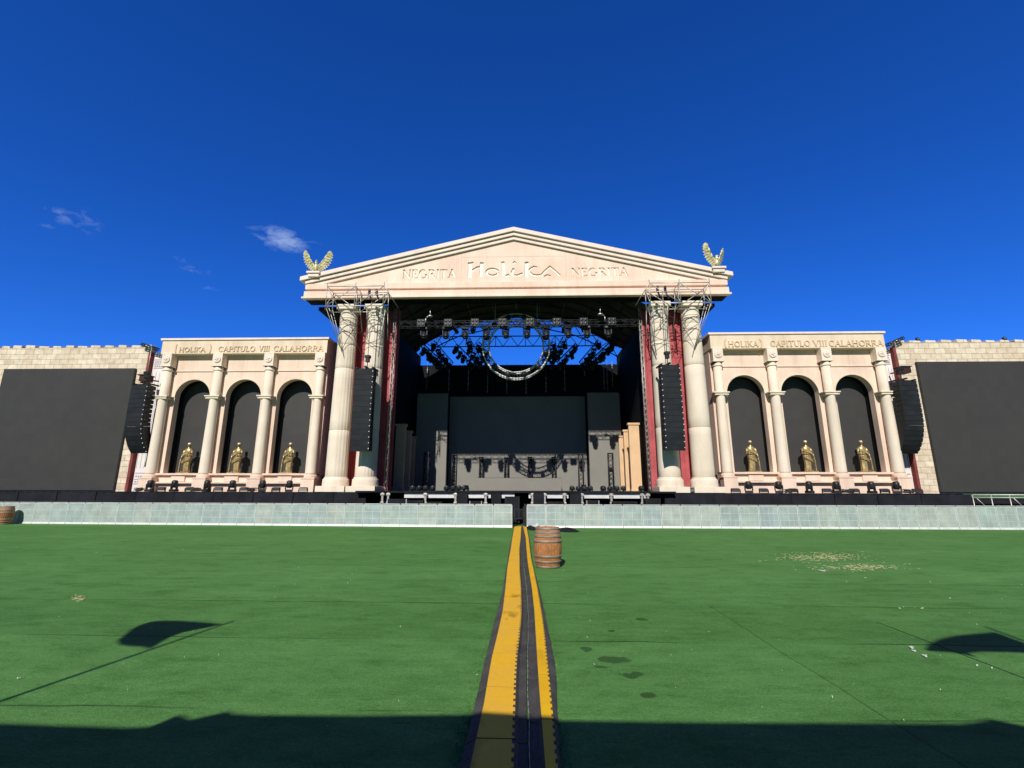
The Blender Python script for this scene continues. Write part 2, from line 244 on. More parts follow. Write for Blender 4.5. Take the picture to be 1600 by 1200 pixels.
# ------------------------------------------------------------------ mesh helpers
class MB:
    def __init__(s): s.v = []; s.f = []; s.sm = []
    def add(s, vs, fs, smooth=False):
        o = len(s.v); s.v += [tuple(v) for v in vs]; s.f += [tuple(i + o for i in f) for f in fs]; s.sm += [smooth] * len(fs); return s
    def box(s, x0, x1, y0, y1, z0, z1):
        return s.add([(x0, y0, z0), (x1, y0, z0), (x1, y1, z0), (x0, y1, z0), (x0, y0, z1), (x1, y0, z1), (x1, y1, z1), (x0, y1, z1)],
                     [(0, 3, 2, 1), (4, 5, 6, 7), (0, 1, 5, 4), (1, 2, 6, 5), (2, 3, 7, 6), (3, 0, 4, 7)])
    def hexa(s, p):   # four bottom corners, four top corners, anticlockwise
        return s.add(p, [(0, 3, 2, 1), (4, 5, 6, 7), (0, 1, 5, 4), (1, 2, 6, 5), (2, 3, 7, 6), (3, 0, 4, 7)])
    def tube(s, p, q, r, n=6, r2_=None):
        p, q = Vector(p), Vector(q); d = q - p
        if d.length < 1e-6: return s
        a = d.orthogonal().normalized(); b = d.normalized().cross(a); r2_ = r if r2_ is None else r2_
        vs = [p + (a * cos(2 * pi * i / n) + b * sin(2 * pi * i / n)) * r for i in range(n)] + [q + (a * cos(2 * pi * i / n) + b * sin(2 * pi * i / n)) * r2_ for i in range(n)]
        s.add(vs, [(i, (i + 1) % n, n + (i + 1) % n, n + i) for i in range(n)], True)
        o = len(s.v) - 2 * n; s.f += [tuple(o + i for i in reversed(range(n))), tuple(o + n + i for i in range(n))]; s.sm += [False, False]
        return s
    def poly(s, pts, r, n=6):
        for a, b in zip(pts, pts[1:]): s.tube(a, b, r, n)
        return s
    def lathe(s, prof, cx=0, cy=0, n=24, flute=None, sy=1.0, cap=True):
        o = len(s.v); m = len(prof)
        for (r, z) in prof:
            for i in range(n):
                a = 2 * pi * i / n; rr = r * (flute(a, z) if flute else 1)
                s.v.append((cx + rr * cos(a), cy + rr * sin(a) * sy, z))
        for k in range(m - 1):
            for i in range(n):
                j = (i + 1) % n; s.f.append((o + k * n + i, o + k * n + j, o + (k + 1) * n + j, o + (k + 1) * n + i)); s.sm.append(True)
        if cap:
            s.f += [tuple(o + i for i in reversed(range(n))), tuple(o + (m - 1) * n + i for i in range(n))]; s.sm += [False, False]
        return s
    def prism(s, poly, y0, y1):           # a polygon in x,z drawn out along y
        n = len(poly); a = sum(poly[i][0] * poly[(i + 1) % n][1] - poly[(i + 1) % n][0] * poly[i][1] for i in range(n))
        if a < 0: poly = poly[::-1]
        vs = [(x, y0, z) for x, z in poly] + [(x, y1, z) for x, z in poly]
        return s.add(vs, [tuple(range(n)), tuple(n + i for i in reversed(range(n)))] + [((i + 1) % n, i, n + i, n + (i + 1) % n) for i in range(n)])
    def prism_z(s, poly, z0, z1):         # a polygon in x,y drawn up along z
        n = len(poly); a = sum(poly[i][0] * poly[(i + 1) % n][1] - poly[(i + 1) % n][0] * poly[i][1] for i in range(n))
        if a < 0: poly = poly[::-1]
        vs = [(x, y, z0) for x, y in poly] + [(x, y, z1) for x, y in poly]
        return s.add(vs, [tuple(reversed(range(n))), tuple(n + i for i in range(n))] + [(i, (i + 1) % n, n + (i + 1) % n, n + i) for i in range(n)])
    def ball(s, c, r, n=10, m=7):
        rx, ry, rz = r if isinstance(r, (tuple, list)) else (r, r, r)
        o = len(s.v)
        for k in range(m + 1):
            t = pi * k / m - pi / 2; q = max(cos(t), .02)
            for i in range(n): s.v.append((c[0] + rx * q * cos(2 * pi * i / n), c[1] + ry * q * sin(2 * pi * i / n), c[2] + rz * sin(t)))
        for k in range(m):
            for i in range(n):
                j = (i + 1) % n; s.f.append((o + k * n + i, o + k * n + j, o + (k + 1) * n + j, o + (k + 1) * n + i)); s.sm.append(True)
        s.f += [tuple(o + i for i in reversed(range(n))), tuple(o + m * n + i for i in range(n))]; s.sm += [True, True]
        return s
    def ribbon(s, pts, w, y0, y1):        # a stroke of lettering in x,z drawn out along y
        n = len(pts); ws = w if isinstance(w, (list, tuple)) else [w] * n; L = []; R = []
        for i, (x, z) in enumerate(pts):
            a = pts[max(i - 1, 0)]; b = pts[min(i + 1, n - 1)]
            dx, dz = b[0] - a[0], b[1] - a[1]; q = hypot(dx, dz) or 1; nx, nz = -dz / q, dx / q; k = ws[i] / 2
            if 0 < i < n - 1:
                ex, ez = x - a[0], z - a[1]; e = hypot(ex, ez) or 1; c = abs((-ez / e) * nx + (ex / e) * nz); k /= max(c, .5)
            L.append((x + nx * k, z + nz * k)); R.append((x - nx * k, z - nz * k))
        for i in range(n - 1):
            s.prism([L[i], L[i + 1], R[i + 1], R[i]], y0, y1) if False else None
        vs = [(x, y0, z) for x, z in L] + [(x, y0, z) for x, z in R] + [(x, y1, z) for x, z in L] + [(x, y1, z) for x, z in R]; fs = []
        for i in range(n - 1):
            fs += [(i, n + i, n + i + 1, i + 1), (2 * n + i, 2 * n + i + 1, 3 * n + i + 1, 3 * n + i), (i, i + 1, 2 * n + i + 1, 2 * n + i), (n + i, 3 * n + i, 3 * n + i + 1, n + i + 1)]
        fs += [(0, 2 * n, 3 * n, n), (n - 1, 2 * n - 1, 4 * n - 1, 3 * n - 1)]
        return s.add(vs, fs)
    def mesh(s, name):
        m = bpy.data.meshes.new(name); m.from_pydata(s.v, [], s.f); m.polygons.foreach_set('use_smooth', s.sm); m.update(); return m
    def build(s, name, material, parent=None, bevel=0, loc=None, flip=False):
        m = s.mesh(name)
        if flip or True:
            b = bmesh.new(); b.from_mesh(m); bmesh.ops.recalc_face_normals(b, faces=b.faces); b.to_mesh(m); b.free()
        m.materials.append(material); o = bpy.data.objects.new(name, m); col.objects.link(o)
        if parent: o.parent = parent
        if loc: o.location = loc
        if bevel:
            bv = o.modifiers.new('bevel', 'BEVEL'); bv.width = bevel; bv.segments = 2; bv.limit_method = 'ANGLE'; bv.angle_limit = radians(40)
        return o
def tag(o, label=None, cat=None, group=None, kind=None):
    if label: o['label'] = label
    if cat: o['category'] = cat
    if group: o['group'] = group
    if kind: o['kind'] = kind
    return o
def thing(name, label, cat, loc=(0, 0, 0), rz=0, group=None):
    o = bpy.data.objects.new(name, None); col.objects.link(o); o.location = loc; o.rotation_euler = (0, 0, rz); o.empty_display_size = .2
    return tag(o, label, cat, group)
def dup(root, loc, rot=None, label=None, group=None, scale=None):
    r = root.copy(); col.objects.link(r); r.location = loc
    if rot is not None: r.rotation_euler = rot
    if scale is not None: r.scale = scale
    if label: r['label'] = label
    if group: r['group'] = group
    for ch in root.children:
        c = ch.copy(); col.objects.link(c); c.parent = r
        for g in ch.children:
            d = g.copy(); col.objects.link(d); d.parent = c
    return r
ORD = 'first second third fourth fifth sixth seventh eighth ninth tenth eleventh twelfth thirteenth fourteenth fifteenth sixteenth seventeenth eighteenth nineteenth twentieth'.split()
TENS = {2: 'twenty', 3: 'thirty'}
def nth(i):
    if i <= 20: return ORD[i - 1]
    if i == 30: return 'thirtieth'
    return TENS[i // 10] + '-' + ORD[i % 10 - 1]
# lattice truss with four chords between two points
def truss(mb, p, q, w=.4, bay=.5, rc=.03, rd=.015, upv=(0, 0, 1), n=5, tri=False):
    p, q = Vector(p), Vector(q); d = (q - p); L = d.length; d.normalize(); s = d.cross(Vector(upv)).normalized(); u = s.cross(d).normalized(); h = w / 2
    offs = [s * h + u * h, -s * h + u * h, -s * h - u * h, s * h - u * h] if not tri else [u * h, -s * h - u * h, s * h - u * h]
    for o in offs: mb.tube(p + o, q + o, rc, n)
    k = max(1, round(L / bay)); m = len(offs)
    for j in range(m):
        a, b = offs[j], offs[(j + 1) % m]
        for i in range(k):
            t0, t1 = L * i / k, L * (i + 1) / k
            x, y = (a, b) if i % 2 == 0 else (b, a)
            mb.tube(p + d * t0 + x, p + d * t1 + y, rd, 4)
        for i in (0, k): mb.tube(p + d * (L * i / k) + a, p + d * (L * i / k) + b, rd, 4)
    return mb
# ------------------------------------------------------------------ lettering
def arc(cx, cz, rx, rz, a0, a1, n=12): return [(cx + rx * cos(radians(a0 + (a1 - a0) * i / n)), cz + rz * sin(radians(a0 + (a1 - a0) * i / n))) for i in range(n + 1)]
T, t_ = .17, .09
def sf(x, z): return ([(x - .14, z), (x + .14, z)], .065)
def stem(x, w=T): return [([(x, 0), (x, 1)], w), sf(x, .03), sf(x, .97)]
def thick(n, lo=t_, hi=T): return [lo + (hi - lo) * sin(pi * i / n) for i in range(n + 1)]
GL = {
 'N': (.92, [([(.12, 0), (.12, 1)], t_), ([(.1, .98), (.78, .02)], T), ([(.78, 0), (.78, 1)], t_), sf(.12, .03), sf(.1, .97), sf(.78, .97)]),
 'E': (.72, stem(.17) + [([(.17, .96), (.62, .96)], t_), ([(.17, .52), (.5, .52)], t_), ([(.17, .04), (.65, .04)], t_), ([(.6, .78), (.6, 1)], .06), ([(.63, .0), (.63, .22)], .06)]),
 'G': (.98, [(arc(.48, .5, .38, .46, 50, 320, 14), thick(14)), ([(.82, .06), (.82, .42)], T), sf(.8, .44)]),
 'R': (.84, stem(.17) + [([(.17, .96)] + arc(.38, .74, .24, .22, 90, -90, 10) + [(.17, .52)], [t_] * 2 + thick(10)[1:-1] + [t_, t_]), ([(.36, .52), (.78, .02)], T)]),
 'I': (.36, stem(.18)), 'T': (.82, [([(.41, 0), (.41, 1)], T), sf(.41, .03), ([(.03, .95), (.79, .95)], t_), ([(.05, .78), (.05, .98)], .06), ([(.77, .78), (.77, .98)], .06)]),
 'A': (.90, [([(.1, 0), (.45, 1)], t_), ([(.42, 1), (.80, 0)], T), ([(.22, .34), (.66, .34)], t_), sf(.1, .03), sf(.8, .03)]),
 'H': (.98, stem(.17) + stem(.80) + [([(.17, .52), (.8, .52)], t_)]),
 'O': (.98, [(arc(.49, .5, .38, .45, 90, 450, 24), [t_ + (T - t_) * abs(sin(2 * pi * i / 24)) for i in range(25)])]),
 'L': (.70, stem(.17) + [([(.17, .04), (.64, .04)], t_), ([(.62, 0), (.62, .25)], .06)]),
 'K': (.84, stem(.17) + [([(.17, .42), (.70, .98)], t_), ([(.32, .56), (.78, .02)], T), sf(.7, .97)]),
 'C': (.88, [(arc(.48, .5, .38, .46, 45, 315, 14), thick(14)), ([(.76, .68), (.76, .95)], .06)]),
 'P': (.74, stem(.17) + [([(.17, .96)] + arc(.38, .72, .26, .24, 90, -90, 10) + [(.17, .48)], [t_] * 2 + thick(10)[1:-1] + [t_, t_])]),
 'U': (.92, [([(.17, 1), (.17, .35)] + arc(.47, .35, .30, .31, 190, 350, 8) + [(.77, .35), (.77, 1)], [T, T] + [T] * 3 + [t_] * 8), sf(.17, .97), sf(.77, .97)]),
 'V': (.84, [([(.08, 1), (.42, .02)], T), ([(.42, .02), (.76, 1)], t_), sf(.08, .97), sf(.76, .97)]),
 'X': (.8, [([(.08, 1), (.72, 0)], T), ([(.72, 1), (.08, 0)], t_)]), 'F': (.66, stem(.17) + [([(.17, .96), (.6, .96)], t_), ([(.17, .52), (.5, .52)], t_)]),
 '(': (.34, [(arc(.5, .5, .4, .7, 130, 230, 8), [.05] + [.13] * 7 + [.05])]), ')': (.34, [(arc(-.16, .5, .4, .7, 50, -50, 8), [.05] + [.13] * 7 + [.05])]),
}
def write(mb, word, x0, x1, z0, z1, y0, y1, gap=.04):
    tot = sum(GL[c][0] for c in word) + gap * (len(word) - 1); sx = (x1 - x0) / tot; sz = z1 - z0; x = x0; e = 0
    for c in word:
        for pts, w in GL[c][1]:
            w_ = [q * sz for q in w] if isinstance(w, (list, tuple)) else w * sz
            mb.ribbon([(x + a * sx, z0 + b * sz) for a, b in pts], w_, y0 - e, y1); e = (e + .0013) % .011
        x += (GL[c][0] + gap) * sx
    return mb
# ------------------------------------------------------------------ ground
g = MB(); N_ = 60
g.add([(-600, -200, 0), (600, -200, 0), (600, 900, 0), (-600, 900, 0)], [(0, 1, 2, 3)])
tag(g.build('ground', turf_m), kind='structure')
tag(MB().add([(-70, 26.9, .004), (70, 26.9, .004), (70, 60, .004), (-70, 60, .004)], [(0, 1, 2, 3)]).build('pit_floor', asph_m), kind='structure')
# ------------------------------------------------------------------ stage
CX = -.81
XL, XR = -9.6, 8.1
DECK = 1.80
stage = thing('concert_stage', 'deep black concert stage with arched canopy, black drapes and white front beam', 'stage')
MB().box(XL - .4, XR + .4, 28.0, 41.4, 1.70, DECK).build('deck', skirt_m, stage, .01)
mb = MB()
for a, b in ((632, 713), (732, 767), (784, 804), (826, 832), (852, 888), (910, 1012)):
    mb.box(P(a, 774, 28.2)[0], P(b, 774, 28.2)[0], 28.15, 28.3, 1.40, 1.69)
for o_ in [mb]: o_.build('beam_panel', alu_white, stage, .01)
MB().box(XL - .3, XR + .3, 29.2, 29.3, 0.005, 1.69).build('under_drape', black_m, stage)
for x in (598, 607, 665, 712, 759, 832, 851, 882, 909, 955, 1003, 1012):
    X = P(x, 774, 28.05)[0]; m_ = MB(); m_.box(X - .06, X + .06, 27.98, 28.1, .005, 1.69); m_.box(X - .10, X + .10, 27.95, 28.12, 1.10, 1.18); m_.box(X - .12, X + .12, 27.95, 28.13, 1.54, 1.66); m_.build('leg', steel_m, stage, .01)
for a, b in ((714, 731), (768, 783), (833, 850), (890, 908)):
    MB().box(P(a, 774, 28)[0], P(b, 774, 28)[0], 27.9, 28.0, .3, 1.68).build('cover', skirt_m, stage, .02)
# canopy: an arched shell from the pediment back, open to the sky behind
def canopy_z(x):
    u = (x - CX) / 8.6; a = abs(u)
    pts = [(0, 16.42), (.3, 16.2), (.56, 15.68), (.75, 14.92), (1.0, 13.62), (1.05, 13.5)]
    for (p0, z0), (p1, z1) in zip(pts, pts[1:]):
        if a <= p1: return z0 + (z1 - z0) * (a - p0) / (p1 - p0)
    return 13.5
mb = MB(); n = 48; xs = [CX - 9.0 + 18.0 * i / n for i in range(n + 1)]
poly = [(x, canopy_z(x)) for x in xs] + [(x, canopy_z(x) + .25) for x in reversed(xs)]
mb.prism(poly, 29.6, 38.5)
mb.build('canopy', canopy_m, stage)
mb = MB()
for y in (30.6, 32.2, 33.8, 35.4, 37.0, 38.3): mb.poly([(x, y, canopy_z(x) - .06) for x in xs], .05, 5)
for i in range(4, n, 5): mb.tube((xs[i], 29.7, canopy_z(xs[i]) - .05), (xs[i], 38.4, canopy_z(xs[i]) - .05), .035, 5)
mb.build('rib_lattice', metal_k, stage)
for a, b in ((-13.95, -9.5), (7.9, 12.35)): MB().box(a, b, 29.55, 38.5, 13.62, 13.85).build('soffit', black_m, stage)
for a, b in ((XL - .15, XL), (XR, XR + .15)): MB().box(a, b, 30.4, 41.3, DECK, 13.6).build('side_drape', black_m, stage)
mb = MB(); k = 90
for i in range(k):
    x0, x1 = XL - .6 + (XR - XL + 1.2) * i / k, XL - .6 + (XR - XL + 1.2) * (i + 1) / k; d0, d1 = .05 * (i % 2), .05 * ((i + 1) % 2)
    mb.add([(x0, 41.2 + d0, .1), (x1, 41.2 + d1, .1), (x1, 41.2 + d1, 12.87), (x0, 41.2 + d0, 12.87)], [(0, 1, 2, 3)])
mb.box(XL - .6, XR + .6, 41.3, 41.4, 0.005, 12.84)
mb.build('back_drape', black_m, stage)
# ------------------------------------------------------------------ portal with pediment
portal = thing('temple_portal', 'cream temple front with pediment on four tall columns around the black stage', 'temple front')
HX0, HX1 = -14.45, 12.83
PB = 13.97
slope = .2425; AP = 18.86
def rake(x, off=0): return AP - off - slope * abs(x - CX)
# entablature beam
mb = MB(); mb.box(HX0 - .05, HX1 + .05, 28.42, 29.5, PB + .12, 14.50); mb.box(HX0 - .15, HX1 + .15, 28.32, 28.66, PB, PB + .12); mb.box(HX0 - .02, HX1 + .02, 28.47, 28.655, 14.66, 15.04); mb.box(HX0 - .02, HX0 + .1, 28.66, 29.5, 14.66, 15.04); mb.box(HX1 - .1, HX1 + .02, 28.66, 29.5, 14.66, 15.04); mb.box(HX0 + .1, HX1 - .1, 28.64, 29.48, 14.50, 14.598)
mb.build('entablature', plaster_ped, portal, .015)
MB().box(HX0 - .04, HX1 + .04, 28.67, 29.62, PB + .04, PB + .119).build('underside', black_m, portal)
# tympanum panel, the lettering cut through it with white foam behind
def ped_letters(y0, y1, grow=0):
    ws = []
    for word, a, b, yt, yb in (('NEGRITA', 629, 713, 420.5, 435.5), ('NEGRITA', 893, 981, 418, 432)):
        x0, z0 = P(a, yb, 28.7); x1, z1 = P(b, yt, 28.7); m_ = MB(); write(m_, word, x0, x1, z0, z1, y0, y1); ws.append(m_)
    m_ = MB(); e = 0
    C = lambda q: [P(600 + x / 4, 370 + y / 4, 28.7) for x, y in q]
    for pts, w in (([(524, 170), (560, 160)], 12), ([(538, 160), (536, 256)], 26), ([(536, 224), (556, 208), (584, 192), (604, 190)], 17), ([(612, 160), (608, 200), (606, 250)], 25),
                   ([(677 + 37 * cos(a * pi / 9), 222 + 21 * sin(a * pi / 9)) for a in range(19)], 17), ([(732, 162), (752, 158)], 10), ([(746, 160), (748, 240), (768, 246), (784, 238)], 21),
                   ([(812, 198), (800, 222), (806, 240), (830, 244), (866, 230)], 17), ([(806, 166), (816, 158), (824, 166)], 13), ([(878, 164), (902, 160)], 11), ([(893, 160), (889, 254)], 24),
                   ([(900, 218), (918, 198), (936, 188), (958, 192)], 15), ([(902, 216), (926, 238), (950, 242), (978, 240)], 18), ([(982, 240), (1006, 214), (1036, 188), (1066, 212), (1100, 244)], 15), ([(1000, 250), (1020, 240), (1042, 246)], 13)):
        q = C(pts); m_.ribbon(q, w / 4 * 28.7 / 740 * 1.02, y0 - e, y1); e = (e + .0013) % .011
    ws.append(m_); return ws
TY = 28.66
xb = [HX0 + .1, HX1 - .1]
tym = MB().prism([(xb[0], 14.60), (xb[1], 14.60), (xb[1], rake(xb[1], .80)), (CX, rake(CX, .80)), (xb[0], rake(xb[0], .80))], TY, TY + .12)
tymo = tym.build('tympanum', plaster_ped, portal)
cut = MB()
for w_ in ped_letters(TY - .2, TY + .3): cut.add(w_.v, w_.f)
cm = bpy.data.objects.new('cutter', cut.mesh('cutter')); col.objects.link(cm)
b_ = bmesh.new(); b_.from_mesh(cm.data); bmesh.ops.recalc_face_normals(b_, faces=b_.faces); b_.to_mesh(cm.data); b_.free()
bo = tymo.modifiers.new('cut', 'BOOLEAN'); bo.operation = 'DIFFERENCE'; bo.solver = 'EXACT'; bo.use_self = True; bo.object = cm
dg = bpy.context.evaluated_depsgraph_get(); dg.update()
nm = bpy.data.meshes.new_from_object(tymo.evaluated_get(dg)); tymo.modifiers.clear(); tymo.data = nm; nm.name = 'tympanum'
nm.materials.clear(); nm.materials.append(plaster_ped)
bpy.data.objects.remove(cm)
jm = mat('panel joint', (.52, .36, .25), .9)
for px, z0 in ((560, 15.06), (641, 15.06), (720, 15.06), (885, 15.06), (968, 15.06), (1046, 15.06)):
    x = P(px, 440, TY)[0]; zt_ = min(rake(x, .80), 30); MB().box(x - .007, x + .007, TY - .002, TY + .02, z0, zt_ - .01).build('panel_joint', jm, portal)
for a, b, py in ((721, 884, 441.5), (722, 884, 402)):
    x0, z = P(a, py, TY); x1, _ = P(b, py, TY); MB().box(x0, x1, TY - .0035, TY + .02, z - .007, z + .007).build('panel_joint', jm, portal)
for px in (640, 720, 806, 885, 968): x = P(px, 459, 28.42)[0]; MB().box(x - .006, x + .006, 28.417, 28.44, PB + .14, 14.49).build('panel_joint', jm, portal)
for w_ in ped_letters(TY + .095, TY + .16): w_.build('lettering', white_m, portal)
MB().prism([(xb[0], 14.59), (xb[1], 14.59), (xb[1], rake(xb[1], .78)), (CX, rake(CX, .78)), (xb[0], rake(xb[0], .78))], TY + .17, 29.5).build('gable_back', plaster_ped, portal)
for s in (0, 1):
    mb = MB()
    E = [HX0, HX1][s]; D = [-.5, .5][s]
    for (o0, o1, yf, ex) in ((0, .27, 28.28, .34), (.37, .52, 28.40, .02), (.62, .77, 28.52, .02)):
        ee = E + (-ex if s == 0 else ex); c_ = CX + (.0 if s == 0 else .001)
        mb.prism([(c_, rake(CX, o0)), (ee, rake(ee, o0)), (ee, rake(ee, o1)), (c_, rake(CX, o1))], yf, 29.52)
    for (o0, o1, yf) in ((.27, .37, 28.50), (.52, .62, 28.60)):
        mb.prism([(CX, rake(CX, o0)), (E, rake(E, o0)), (E, rake(E, o1)), (CX, rake(CX, o1))], yf, 29.5)
    mb.build('raking_cornice', cornice_m, portal)
    x = E + (.55 if s == 0 else -.55); z = rake(x)
    mb = MB(); mb.box(x - .36, x + .36, 28.2, 28.9, z - .25, 15.66); mb.box(x - .44, x + .44, 28.12, 28.98, 15.66, 15.80); mb.build('acroterion', cornice_m, portal, .015)
# columns
def flute(a, z): return 1 - .024 * max(0, cos(a * 20)) ** 2
def column(xc, name, fl, joints):
    yc = 29.3; zt = 13.36
    prof = []; zs = [2.62, 2.72, 2.80]; n_ = 26
    for i in range(n_ + 1):
        z = 2.62 + (zt - 2.62) * i / n_; u = (z - 2.62) / (zt - 2.62); prof.append((.65 - .098 * u ** 1.35, z))
    sh = MB(); parts = sorted(joints); lo = 2.62; segs = []
    for j in parts + [zt]:
        segs.append((lo, j)); lo = j
    R = lambda z: .65 - .098 * ((z - 2.62) / (zt - 2.62)) ** 1.35
    for (a, b) in segs:
        q = [(R(a) - .02, a), (R(a), a + .03)] + [(R(a + (b - a) * i / 6), a + (b - a) * i / 6) for i in range(1, 6)] + [(R(b), b - .03), (R(b) - .02, b)]
        sh.lathe(q, xc, yc, 120 if fl else 40, flute if fl else None)
    o = sh.build('column', column_m, portal)
    if not fl: o['label'] = 'smooth cream column'
    else: o['label'] = 'fluted cream column'
    bs = MB(); bs.box(xc - .88, xc + .88, yc - .86, yc + .7, 1.73, 2.07); bs.lathe([(.77, 2.06), (.785, 2.10), (.775, 2.46), (.76, 2.49), (.70, 2.52), (.70, 2.58), (.66, 2.62)], xc, yc, 40); bs.build('base', column_m, o, .012)
    cp = MB(); cp.lathe([(.548, 12.76), (.585, 12.78), (.585, 12.84), (.552, 12.86), (.556, 12.96)], xc, yc, 40, cap=False); cp.lathe([(.552, zt - .10), (.575, zt - .06), (.585, zt)], xc, yc, 40); cp.box(xc - .63, xc + .63, yc - .66, yc + .6, zt, 13.68); cp.build('capital', column_m, o, .012)
    return o
for xc, fl, j in ((-11.72, True, (5.46, 9.42, 10.98, 12.3)), (-9.89, True, (5.5, 9.42, 10.98, 12.3)), (8.58, False, (5.6, 9.52, 11.08, 12.25)), (10.60, False, (5.6, 9.52, 11.08, 12.25))): column(xc, 'column', fl, j)
# red drapes with folds behind the columns
for a, b in ((-12.50, -8.70), (7.64, 11.42)):
    mb = MB(); k = 40; rows = 10; vs = []
    for r in range(rows + 1):
        z = 1.75 + (14.0 - 1.75) * r / rows
        for i in range(k + 1):
            x = a + (b - a) * i / k; vs.append((x, 30.15 + .05 * sin(i * 1.9 + .3 * r) + .04 * sin(i * .7 + r * .8), z))
    mb.add(vs, [(r * (k + 1) + i, r * (k + 1) + i + 1, (r + 1) * (k + 1) + i + 1, (r + 1) * (k + 1) + i) for r in range(rows) for i in range(k)], True)
    mb.box(a, b, 30.35, 30.8, 1.75, 14.0); mb.build('red_drape', red_m, portal)
for x in (-8.82, 7.54):
    mb = MB(); truss(mb, (x, 29.92, 1.75), (x, 29.92, 13.75), .15, .35, .018, .012, (0, 1, 0)); mb.build('tower_lattice', steel_m, portal)
# ------------------------------------------------------------------ front ledges
ledge_l = thing('front_ledge', 'long black draped ledge under the colonnade at the 25.9 metre screen side', 'ledge')
def ledge(o, x0, x1):
    mb = MB(); k = int((x1 - x0) / .6); mb.box(x0, x1, 28.42, 31.6, .005, 1.685)
    mb.build('platform', skirt_m, o)
    for i in range(int((x1 - x0) / 2.4)):
        a = x0 + 2.4 * i; b = a + 2.37; m_ = MB(); vs = []; q = 24
        for r in range(5):
            for j in range(q + 1): vs.append((a + (b - a) * j / q, 28.36 + .02 * sin(j * 1.3 + i) * (1 - r / 5), 1.70 - 1.66 * r / 4))
        m_.add(vs, [(r * (q + 1) + j, r * (q + 1) + j + 1, (r + 1) * (q + 1) + j + 1, (r + 1) * (q + 1) + j) for r in range(4) for j in range(q)], True); m_.box(a, b, 28.34, 28.9, 1.69, 1.72); m_.build('skirt', skirt_m, o)
ledge_l['label'] = 'long black draped ledge running from the fluted columns past the dark screen'
ledge(ledge_l, -45, -9.5)
ledge_r = thing('front_ledge', 'shorter black draped ledge ending where the grey railing begins', 'ledge')
ledge(ledge_r, 7.95, 25.2)
